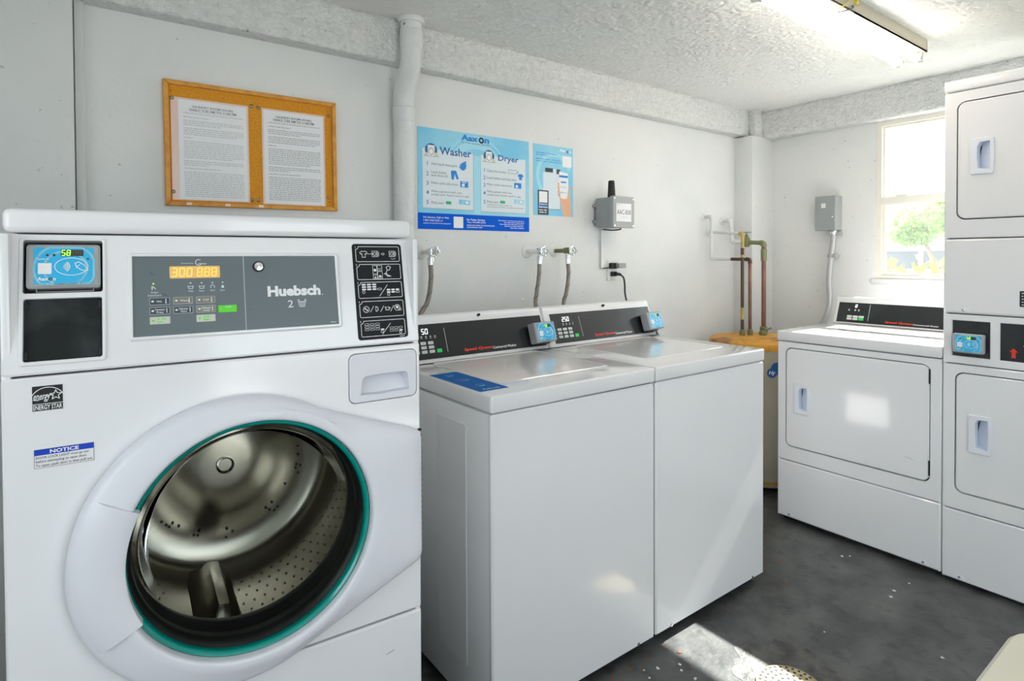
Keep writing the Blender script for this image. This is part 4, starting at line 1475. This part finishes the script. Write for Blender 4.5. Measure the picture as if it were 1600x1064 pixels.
MB(FN).fit('Report', .036, .088, .0505, .0605, .0027, .02).build('lettering', 'white_print', sp)
MB(FN).fit('Service', .034, .089, .0375, .0475, .0027, .02).build('lettering', 'white_print', sp)
mb.words(.034, .089, .024, .006, .0027)
mb.words(.036, .087, .013, .006, .0027)
mb.build('small_print', 'white_print', sp)
mb = MB(FN)
mb.fit('Aax', .170, .212, .327, .341, .0020, .03)
mb.fit('n', .235, .249, .324, .335, .0020, .03)
mb.build('brand_lettering', 'white_print', sp)
MB(FN).stroke(circle(.2235, .3295, .0055, 14), .0035, .0020, True).build('brand_ring', 'dark_print', sp)

# ------------------------------------------------------------------ vent pipe on the wall
vp = thing('vent_pipe', 'white painted drain pipe running up the wall between notice board and poster', 'pipe', (1.090, 2.205, 0))
path = [(0, 0, 0), (0, 0, 1.5), (0, 0, 1.93), (0, -.006, 1.965), (0, -.030, 2.01), (0, -.058, 2.05), (0, -.070, 2.085), (0, -.072, 2.13), (0, -.072, 2.249)]
MB().tube(path, .0425, 24).build('pipe_run', 'pipe_paint', vp)
for z0_, z1_, dy_, r_ in ((1.845, 1.905, 0, .0455), (1.905, 1.912, 0, .0465), (2.130, 2.20, -.072, .0455), (2.225, 2.249, -.072, .052), (.0, .05, 0, .0448)):
    MB().lathe([(0, z0_), (r_ - .002, z0_), (r_, z0_ + .003), (r_, z1_ - .003), (r_ - .002, z1_), (0, z1_)], (0, dy_), 24).build('coupling', 'pipe_paint', vp)

# ------------------------------------------------------------------ hose valves and hoses
HOSES = [
    ((1.198, 1.316), 1.190, [(1.188, 2.168, 1.288), (1.190, 2.168, 1.20), (1.174, 2.168, 1.112), (1.135, 2.16, 1.055), (1.09, 2.08, .99), (1.08, 1.990, .955), (1.08, 1.980, .95)],
     'first from the front-loading washer', 'left'),
    ((1.798, 1.320), 1.762, [(1.760, 2.15, 1.286), (1.757, 2.15, 1.207), (1.744, 2.15, 1.132), (1.735, 2.148, 1.066), (1.72, 2.08, .99), (1.71, 1.990, .955), (1.71, 1.980, .95)],
     'middle of the three', 'middle'),
    ((1.973, 1.323), 1.940, [(1.939, 2.15, 1.286), (1.944, 2.15, 1.203), (1.931, 2.15, 1.124), (1.909, 2.148, 1.056), (1.88, 2.08, .98), (1.87, 1.990, .935), (1.87, 1.980, .93)],
     'nearest the grey antenna box', 'right'),
]
for k, ((ex, ez), vx, hp, wl, pos) in enumerate(HOSES):
    vy = hp[0][1]
    t = thing('hose_valve', {'left': 'chrome hose valve beside the painted wall pipe under the large poster', 'middle': 'chrome hose valve under the right edge of the large poster', 'right': 'green-stained hose valve under the small poster'}[pos],
              'valve', (vx, WY, ez), 0, 'washer hose valves on the wall')
    fv = FRONT
    dy_ = WY - vy
    MB(fv).lathe([(0, 0), (.032, 0), (.031, .004), (.024, .007), (.011, .008), (0, .008)], (0, 0), 28).build('escutcheon', 'outlet_white', t)
    MB().tube([(0, 0, 0), (0, -dy_ - .006, 0)], .0105, 14).build('stub_pipe', 'brass_green' if k == 2 else 'chrome', t)
    MB(fv).lathe([(0, dy_ - .022), (.015, dy_ - .022), (.016, dy_ - .012), (.016, dy_ + .010), (.012, dy_ + .016), (.006, dy_ + .020), (.005, dy_ + .040), (0, dy_ + .040)], (0, 0), 18).build('valve_body', 'brass_green' if k == 2 else 'chrome', t)
    MB().lathe([(.0095, -.042), (.0145, -.042), (.0150, -.024), (.0095, -.022), (.0095, 0)], (0, -dy_), 16).build('outlet_nut', 'chrome', t)
    mb = MB(fv)
    w = dy_ + .034
    ring_pts = [((.019 + .0025 * math.cos(a * 5)) * math.cos(a), (.019 + .0025 * math.cos(a * 5)) * math.sin(a), w) for a in [2 * PI * q / 40 for q in range(41)]]
    mb.tube(ring_pts, .0042, 8)
    for q in range(5):
        a = 2 * PI * q / 5
        mb.tube([(0, 0, w), (.020 * math.cos(a), .020 * math.sin(a), w)], .0032, 6)
    mb.lathe([(0, w - .006), (.007, w - .006), (.007, w + .005), (0, w + .006)], (0, 0), 12)
    mb.build('handwheel', 'chrome', t)
    lab = {'left': 'braided steel water hose hanging from the valve beside the painted wall pipe', 'middle': 'braided steel water hose under the right edge of the large poster, middle of three', 'right': 'braided steel water hose hanging below the small poster'}[pos]
    h = thing('water_hose', lab, 'hose', hp[0], 0, 'braided washer hoses')
    o3 = Vector(hp[0])
    pp_ = [tuple(Vector(p) - o3) for p in smooth_path(hp, 8)]
    MB().tube(pp_, .0098, 12).build('braided_tube', 'braid', h)
    n = len(pp_)
    mb = MB()
    # dark tracer thread spiralling round the braid
    sp_ = []
    for i in range(n - 1):
        a, b = Vector(pp_[i]), Vector(pp_[i + 1])
        for q in range(4):
            s_ = (i + q / 4)
            p = a.lerp(b, q / 4)
            d = (b - a).normalized()
            u_ = d.cross(Vector((0, 1, .2))).normalized()
            v_ = d.cross(u_)
            an = s_ * 1.1
            sp_.append(tuple(p + (u_ * math.cos(an) + v_ * math.sin(an)) * .0096))
    mb.tube(sp_, .0012, 4)
    mb.build('tracer_thread', 'dark_print', h)
    MB().lathe([(.0105, -.028), (.0128, -.026), (.0128, -.002), (.0105, 0)], (0, 0), 14).build('ferrule', 'chrome', h)
    MB(frame(tuple(Vector(hp[-1]) - o3), (1, 0, 0), (0, 0, 1))).lathe([(0, -.022), (.014, -.022), (.014, .0005), (0, .0005)], (0, 0), 12).build('inlet_nut', 'chrome', h)

# small capped stub on the wall between the hoses
o = MB(FRONT).lathe([(0, 0), (.009, 0), (.009, .002), (.006, .004), (0, .0045)], (0, 0), 16).build('wall_anchor', 'outlet_white')
o.location = (1.735, WY, 1.086)
tag(o, 'small painted plug in the wall left of the middle hose', 'wall plug')

# ------------------------------------------------------------------ grey box with antenna, cable, outlet
gb = thing('gateway_box', 'grey wall box with black antenna and a white number label', 'electrical box', (2.206, WY, 1.443))
MB(FRONT).plate(rrect(.004, .156, .002, .158, .010, 3), .022, .128, .002).build('body', 'grey_box', gb)
MB(FRONT).plate(rrect(0, .160, -.001, .161, .004, 2), .128, .150, .002).build('lid', 'grey_box_lid', gb)
for v in (.035, .118):
    for u in (.012, .148):
        MB(FRONT).plate(rrect(u - .016, u + .016, v - .008, v + .008, .006, 2), 0, .024, .002).build('mounting_foot', 'grey_box', gb)
for u in (.010, .150):
    for v in (.010, .150):
        MB(FRONT).lathe([(0, .149), (.0045, .149), (.0045, .151), (0, .1515)], (u, v), 10).build('screw', 'chrome', gb)
lb = MB(FRONT).plate(rect(.018, .138, .028, .128), .149, .1508).build('label_border', 'grey_box', gb)
MB(FRONT).flat(rect(.021, .135, .031, .125), .1511).build('label_sheet', 'paper', lb)
MB(FRONT).fit('AAC-838', .027, .130, .067, .092, .1515, .0).build('label_lettering', 'dark_print', lb)
mb = MB(FRONT)
mb.words(.024, .056, .116, .005, .1514)
mb.words(.060, .115, .052, .0025, .1514)
mb.build('label_print', 'grey_print', lb)
MB().lathe([(0, .158), (.020, .158), (.0205, .165), (.0165, .236), (.014, .242), (0, .243)], (.002 + .022, -.115), 20).build('antenna', 'black_matte', gb)

o = MB().tube(smooth_path([(2.322, 2.16, 1.446), (2.322, 2.16, 1.437), (2.300, 2.20, 1.434), (2.285, 2.236, 1.438), (2.274, 2.243, 1.437)], 6), .0035, 8).build('power_cable', 'black_rubber')
tag(o, 'short black cable under the grey antenna box', 'cable')
o = MB(FRONT).plate(rrect(-.009, .009, 0, .208, .002, 2), 0, .012, .002).build('cable_raceway', 'outlet_white')
o.location = (2.268, WY, 1.230)
tag(o, 'narrow white cable channel between the antenna box and the outlet', 'cable channel')
ou = thing('wall_outlet', 'white wall outlet plate with two black plugs in it', 'outlet', (2.348, WY, 1.163))
MB(FRONT).plate(rrect(-.036, .036, 0, .116, .005, 3), 0, .006, .002).build('cover_plate', 'outlet_white', ou)
for v in (.036, .080):
    MB(FRONT).plate(rrect(-.017, .017, v - .014, v + .014, .008, 3), .005, .008, .001).build('receptacle', 'outlet_white', ou)
pa = thing('power_adapter', 'black power adapter plugged into the top socket of the outlet', 'adapter', (2.348, WY - .0082, 1.243))
MB(FRONT).plate(rrect(-.026, .018, -.016, .016, .004, 2), 0, .022, .002).build('plug_block', 'black_matte', pa)
MB(FRONT).plate(rrect(.004, .062, -.012, .014, .005, 3), .014, .046, .003).build('adapter_body', 'grey_body', pa)
MB().tube(smooth_path([(-.024, -.01, -.004), (-.045, -.01, -.010), (-.066, -.006, -.012), (-.078, .004, -.012)], 5), .0032, 8).build('lead', 'black_rubber', pa)
pc = thing('supply_cable', 'black mains cable from the lower socket down behind the right top-loading washer', 'cable', (2.348, WY - .0082, 1.199))
MB(FRONT).plate(rrect(-.016, .014, -.013, .013, .006, 3), 0, .024, .004).build('plug', 'black_matte', pc)
MB().tube([(0, -.022, 0), (.018, -.036, -.002), (.026, -.040, -.006)], .009, 10, radii=[.011, .008, .0055]).build('strain_relief', 'black_matte', pc)
MB().tube(smooth_path([(.022, -.038, -.004), (.045, -.040, -.022), (.056, -.038, -.06), (.062, -.040, -.13), (.060, -.10, -.26), (.02, -.22, -.30), (-.04, -.266, -.31)], 6), .0048, 8).build('cord_run', 'black_rubber', pc)
o = MB().tube(smooth_path([(2.192, 1.93, .968), (2.27, 1.94, .950), (2.35, 1.95, .908), (2.42, 1.98, .80), (2.44, 2.05, .6)], 6), .012, 10).build('drain_hose', 'hose_green')
tag(o, 'dark green drain hose end beside the right top-loading washer', 'hose')

# ------------------------------------------------------------------ water heater and its pipes
HC = (3.2, 1.895)
wh = thing('water_heater', 'low tan water heater with rusty orange top in the corner', 'water heater', (HC[0], HC[1], 0))
MB().lathe([(0, .03), (.262, .03), (.268, .036), (.268, .775), (.262, .782), (0, .782)], (0, 0), 64).build('tank', 'heater_tan', wh)
MB().lathe([(0, .775), (.272, .775), (.272, .798), (.266, .810), (.24, .818), (0, .826)], (0, 0), 64).build('top_cover', 'heater_rust', wh)
MB().lathe([(.262, .05), (.2705, .05), (.2705, .064), (.262, .064)], (0, 0), 64).build('bottom_band', 'heater_rust', wh)
for k in range(3):
    a = 2 * PI * k / 3 + .4
    MB().lathe([(0, 0), (.022, 0), (.022, .032), (0, .032)], (.2 * math.cos(a), .2 * math.sin(a)), 12).build('foot', 'black_matte', wh)
ba = math.atan2(1.690 - HC[1], 3.030 - HC[0])
BF = frame((.2685 * math.cos(ba), .2685 * math.sin(ba), .672), (-math.sin(ba), math.cos(ba), 0), (0, 0, 1))


def bend(mb):
    out = []
    for p in mb.v:
        q = BF.inverted() @ Vector(p)
        a = ba + q.x / .2685
        r = .2685 + q.z
        out.append((r * math.cos(a), r * math.sin(a), p[2]))
    mb.v = out
    return mb


pts = []
for c, r, a0, a1 in (((-.024, -.010), .024, 120, 300), ((.030, -.010), .024, -110, 60), ((.006, .020), .030, 20, 160)):
    pts += arc(c, r, a0, a1, 8)
mb = MB(BF)
mb.flat(circle(-.022, -.012, .026, 18), .0012)
mb.flat(circle(.030, -.012, .026, 18), .00125)
mb.flat(circle(.006, .012, .034, 20), .0013)
bend(mb).build('badge', 'badge_blue', wh, label='blue cloud-shaped badge')
mb = MB(BF).fit('Hy', -.038, -.004, -.026, .000, .0018, .03, .2)
bend(mb).build('badge_lettering', 'white_print', wh)
MB().lathe([(0, .822), (.020, .822), (.024, .832), (.020, .848), (.012, .852), (0, .853)], (.06, .005), 12).build('relief_valve', 'brass_green', wh)
MB().tube([(.06, .005, .84), (.075, -.02, .862), (.085, -.035, .868)], .006, 8).build('relief_lever', 'brass_green', wh)
o = MB(frame((0, 0, .823), (1, 0, 0), (0, 1, 0))).plate([(-.02, -.22), (.13, -.20), (.14, -.10), (.06, -.10)], 0, .004).build('warning_plate', 'heater_tan', wh)


def pipe_thing(name, label, pts, r, segs, esc):
    """pipe with elbows from a wall escutcheon; segs gives the material by run"""
    o = Vector(pts[0])
    t = thing(name, label, 'pipe', pts[0], 0, 'pipes between the wall and the water heater')
    loc = [Vector(p) - o for p in pts]
    for i, m in enumerate(segs):
        MB().tube([tuple(loc[i]), tuple(loc[i + 1])], r, 14).build('pipe_run', m, t)
    for i in range(1, len(loc) - 1):
        a = (loc[i - 1] - loc[i]).normalized()
        b = (loc[i + 1] - loc[i]).normalized()
        if a.dot(b) < -.95:
            continue
        p = [tuple(loc[i] + a * .024), tuple(loc[i] + a * .012), tuple(loc[i] + (a + b) * .003), tuple(loc[i] + b * .012), tuple(loc[i] + b * .024)]
        MB().tube(p, r * 1.22, 12).build('elbow', segs[i - 1] if segs[i] != 'copper' else ('brass_green' if r > .012 else 'copper_dark'), t)
    MB(FRONT).lathe([(0, 0), (.030, 0), (.029, .003), (.021, .006), (r, .0065), (0, .0065)], (0, 0), 24).build('escutcheon', 'pipe_paint', t)
    d = (loc[-1] - loc[-2]).normalized()
    MB().lathe([(0, loc[-1].z), (r * 1.6, loc[-1].z), (r * 1.6, loc[-1].z + .03), (r * 1.2, loc[-1].z + .034), (0, loc[-1].z + .034)], (loc[-1].x, loc[-1].y), 12).build('union_nut', 'brass_green', t)
    return t


# C: thin pipe straight out of the wall then down
pipe_thing('copper_pipe', 'thin pipe with a yellow painted bend, leftmost copper drop onto the water heater',
           [(3.232, WY, 1.448), (3.2312, 2.2480, 1.4478), (3.150, 1.975, 1.4255), (3.147, 1.962, 1.4245), (3.145, 1.962, 1.34), (3.145, 1.962, .8275)], .0098, ['pipe_paint', 'pipe_paint', 'yellow_paint', 'yellow_paint', 'copper_dark'], True)
o = MB().tube([(3.145, 1.962, 1.30), (3.145, 1.962, 1.285)], .0102, 14).build('paint_splash', 'yellow_paint')
o.parent = bpy.data.objects['copper_pipe']
o.matrix_parent_inverse = Matrix.Translation(-Vector((3.232, WY, 1.448)))
o = MB().tube([(3.145, 1.962, .99), (3.145, 1.962, .92)], .0104, 14).build('paint_splash', 'yellow_paint')
o.parent = bpy.data.objects['copper_pipe']
o.matrix_parent_inverse = Matrix.Translation(-Vector((3.232, WY, 1.448)))
# A: down the wall then across and down
pipe_thing('copper_pipe', 'copper pipe that drops down the wall first, middle drop onto the water heater',
           [(3.185, WY, 1.538), (3.176, 2.195, 1.538), (3.176, 2.195, 1.277), (3.183, 2.06, 1.275), (3.188, 1.940, 1.273), (3.190, 1.940, .8275)], .0098, ['pipe_paint', 'pipe_paint', 'pipe_paint', 'copper_dark', 'copper'], True)
# B: through the gate valve
tB = pipe_thing('copper_pipe', 'thick copper pipe with a green corroded gate valve, rightmost drop onto the water heater',
                [(3.375, WY, 1.523), (3.375, 2.19, 1.523), (3.390, 2.19, 1.386), (3.3876, 2.085, 1.3794), (3.385, 1.968, 1.372), (3.385, 1.968, .8275)], .0135, ['pipe_paint', 'pipe_paint', 'pipe_paint', 'brass_green', 'copper'], True)
oB = Vector((3.375, WY, 1.523))
cV = Vector((3.387, 2.085, 1.379)) - oB
VM = Matrix.Translation(cV)
MB(VM).lathe([(0, -.030), (.016, -.028), (.024, -.012), (.024, .012), (.018, .028), (.012, .034), (.012, .046), (0, .046)], (0, 0), 16).build('gate_valve', 'brass_green', tB)
MB(VM).tube([(0, 0, .044), (0, 0, .066)], .005, 8).build('valve_stem', 'brass_green', tB)
mb = MB(VM)
mb.tube([(.026 * math.cos(a), .026 * math.sin(a), .062) for a in [2 * PI * k / 24 for k in range(25)]], .004, 6)
mb.tube([(-.026, 0, .062), (.026, 0, .062)], .0035, 6)
mb.tube([(0, -.026, .062), (0, .026, .062)], .0035, 6)
mb.build('valve_wheel', 'grey_box', tB)
MB(Matrix.Translation(Vector((3.385, 1.968, 1.30)) - oB)).lathe([(0, -.035), (.0175, -.035), (.0175, .035), (0, .035)], (0, 0), 14).build('coupling', 'brass_green', tB)

# ------------------------------------------------------------------ electrical box and conduit on the window wall
eb = thing('disconnect_box', 'grey electrical switch box on the wall left of the window', 'electrical box', (RX, 1.790, 1.448), -PI / 2)
MB(FRONT).plate(rrect(0, .116, 0, .204, .004, 2), 0, .082, .003).build('body', 'grey_box_lid', eb)
MB(FRONT).plate(rrect(-.002, .118, -.002, .206, .005, 2), .080, .092, .003).build('cover', 'grey_box', eb)
mb = MB(FRONT).plate(rect(.036, .062, .135, .162), .0915, .0928)
mb.build('label', 'paper', eb)
MB(FRONT).fit('TM', .043, .055, .145, .152, .0931).build('label_print', 'grey_print', eb)
MB(FRONT).lathe([(0, .09), (.006, .09), (.006, .097), (0, .098)], (.105, .078), 12).build('latch', 'chrome', eb)
mb = MB()
cd = thing('conduit', 'pale flexible conduit running down from the electrical switch box', 'conduit', (RX - .045, 1.703, 1.448))
P0 = Vector((RX - .045, 1.703, 1.448))
cpath = [(3.703, 1.703, 1.448), (3.703, 1.705, 1.38), (3.705, 1.717, 1.291), (3.712, 1.732, 1.134), (3.712, 1.728, 1.017), (3.708, 1.748, .917), (3.700, 1.79, .83), (3.69, 1.84, .74), (3.69, 1.86, .60), (3.69, 1.86, .35)]
MB().tube([tuple(Vector(p) - P0) for p in smooth_path(cpath, 6)], .0155, 14).build('flexible_tube', 'conduit', cd)
MB().lathe([(0, -.03), (.020, -.03), (.022, -.012), (.020, 0), (0, 0)], (0, 0), 14).build('connector', 'chrome', cd)
for z, y in ((1.425, 1.703), (1.291, 1.717)):
    MB(Matrix.Translation(Vector((3.703, y, z)) - P0)).rbox(-.012, .045, -.034, .018, -.010, .010, .003).build('clamp', 'grey_box_lid', cd)

# ------------------------------------------------------------------ ceiling light
lt = thing('fluorescent_light', 'bare two-tube fluorescent light fixture on the ceiling', 'ceiling light', (1.82, 1.0, CZ))
mb = MB()
mb.box(0, 1.22, 0, .125, -.058, -.052)
mb.box(0, 1.22, 0, .004, -.058, 0)
mb.box(0, 1.22, .121, .125, -.058, 0)
mb.box(0, .004, 0, .125, -.058, 0)
mb.box(1.216, 1.22, 0, .125, -.058, 0)
mb.build('housing', 'fixture_beige', lt, 0)
MB().add([(.02, .02, -.059), (1.20, .02, -.059), (1.20, .105, -.059), (.02, .105, -.059), (.02, .05, -.068), (1.20, .05, -.068), (1.20, .075, -.068), (.02, .075, -.068)],
         [(0, 1, 5, 4), (4, 5, 6, 7), (7, 6, 2, 3), (0, 4, 7, 3), (1, 2, 6, 5)]).build('ballast_cover', 'fixture_amber', lt, 0)
for y in (.028, .097):
    for x in (.008, 1.196):
        MB().rbox(x, x + .016, y - .016, y + .016, -.108, -.055, .003).build('lamp_holder', 'outlet_white', lt)
    MB(Matrix.Translation((.024, y, -.086)) @ frame((0, 0, 0), (0, 1, 0), (0, 0, 1))).lathe([(0, 0), (.0155, 0), (.0165, .004), (.0165, 1.168), (.0155, 1.172), (0, 1.172)], (0, 0), 20).build('tube', 'tube_glow', lt)
    for x in (.0235, 1.172):
        MB(Matrix.Translation((x, y, -.086)) @ frame((0, 0, 0), (0, 1, 0), (0, 0, 1))).lathe([(.0170, 0), (.0172, .012), (.0170, .025)], (0, 0), 20).build('tube_cap', 'chrome', lt)
MB().tube(smooth_path([(.50, .004, -.03), (.47, -.012, -.055), (.42, -.006, -.075), (.40, .02, -.078), (.43, .045, -.07)], 6), .0022, 6).build('wire', 'dark_print', lt)
MB().tube(smooth_path([(.45, .0, -.02), (.42, -.015, -.05), (.39, .0, -.07), (.38, .03, -.072)], 6), .0022, 6).build('wire', 'wire_yellow', lt)
MB(Matrix.Translation((.515, -.006, -.02)) @ frame((0, 0, 0), (0, 1, 0), (0, 0, 1))).lathe([(0, -.012), (.009, -.012), (.006, .012), (0, .013)], (0, 0), 10).build('wire_nut', 'wire_yellow', lt)
MB().rbox(.30, .50, -.003, .03, -.064, -.0585, .002).build('wire_hatch', 'fixture_beige', lt)

# ------------------------------------------------------------------ floor drain, chips, table
dn = thing('drain_cover', 'round cream perforated floor drain cover', 'drain cover', (1.695, .897, 0))
MB().lathe([(0, .0005), (.096, .0005), (.096, .006), (.092, .0085), (0, .0085)], (0, 0), 40).build('grate', 'drain_cream', dn)
k = 0
for ring_, n_ in ((.016, 6), (.034, 12), (.052, 18), (.069, 24), (.084, 30)):
    for q in range(n_):
        a = 2 * PI * q / n_ + ring_ * 20
        MB().flat(circle(ring_ * math.cos(a), ring_ * math.sin(a), .0046, 8), .0089).build('drain_hole', 'cavity', dn, 0)
pts = []
random.seed(5)
for k in range(44):
    a = 2 * PI * k / 44
    r_ = (.16 + .05 * math.cos(a - .6)) * random.uniform(.86, 1.12)
    pts.append((1.70 + r_ * math.cos(a), .90 + r_ * math.sin(a)))
o = MB().plate(pts, -.001, .0008).build('floor_patch', 'worn_concrete', None, 0)
struct(o, 'rough broken concrete patch round the floor drain')
mb = MB()
for k in range(30):
    a = random.random()
    if a < .7:
        x, y = random.uniform(1.0, 1.55), random.uniform(1.02, 1.24)
    else:
        x, y = random.uniform(1.3, 2.7), random.uniform(.6, 1.5)
        if x < 2.2 and y > 1.24:
            y = 1.15
    s_ = random.uniform(.003, .008)
    p = [(x + s_ * random.uniform(.5, 1.2) * math.cos(q), y + s_ * random.uniform(.5, 1.2) * math.sin(q)) for q in (0, 1.2, 2.4, 3.6, 4.9)]
    mb.plate(p, 0, .0015)
o = mb.build('paint_flakes', 'chip_white', None, 0)
tag(o, 'scattered white paint flakes on the dark floor', 'debris', None, 'stuff')
mb = MB()
for k in range(18):
    x, y = random.uniform(1.1, 1.62), random.uniform(1.10, 1.25)
    if k > 13:
        x, y = random.uniform(1.9, 2.6), random.uniform(.9, 1.5)
        x = max(x, 2.24)
    s_ = random.uniform(.004, .010)
    p = [(x + s_ * random.uniform(.5, 1.2) * math.cos(q), y + s_ * random.uniform(.5, 1.2) * math.sin(q)) for q in (0, 1.2, 2.4, 3.6, 4.9)]
    mb.plate(p, 0, .0018)
o = mb.build('rust_flakes', 'chip_rust', None, 0)
tag(o, 'scattered rust flakes on the floor by the washers', 'debris', None, 'stuff')

tb = thing('folding_table', 'cream plastic folding table with a rounded corner, lower right of the photo', 'table', (.80, -.36, 0))
MB(frame((0, 0, .75), (1, 0, 0), (0, 1, 0))).plate(rrect(-.305, .305, -.605, .605, .045, 8), -.040, 0, .006).build('table_top', 'cream_plastic', tb)
for sx in (-.24, .24):
    for sy in (-.5, .5):
        MB().tube([(sx, sy, .0), (sx, sy * .94, .712)], .0125, 10).build('leg', 'grey_body', tb)
for sy in (-.5, .5):
    MB().tube([(-.24, sy * .985, .15), (.24, sy * .985, .15)], .010, 10).build('cross_bar', 'grey_body', tb)
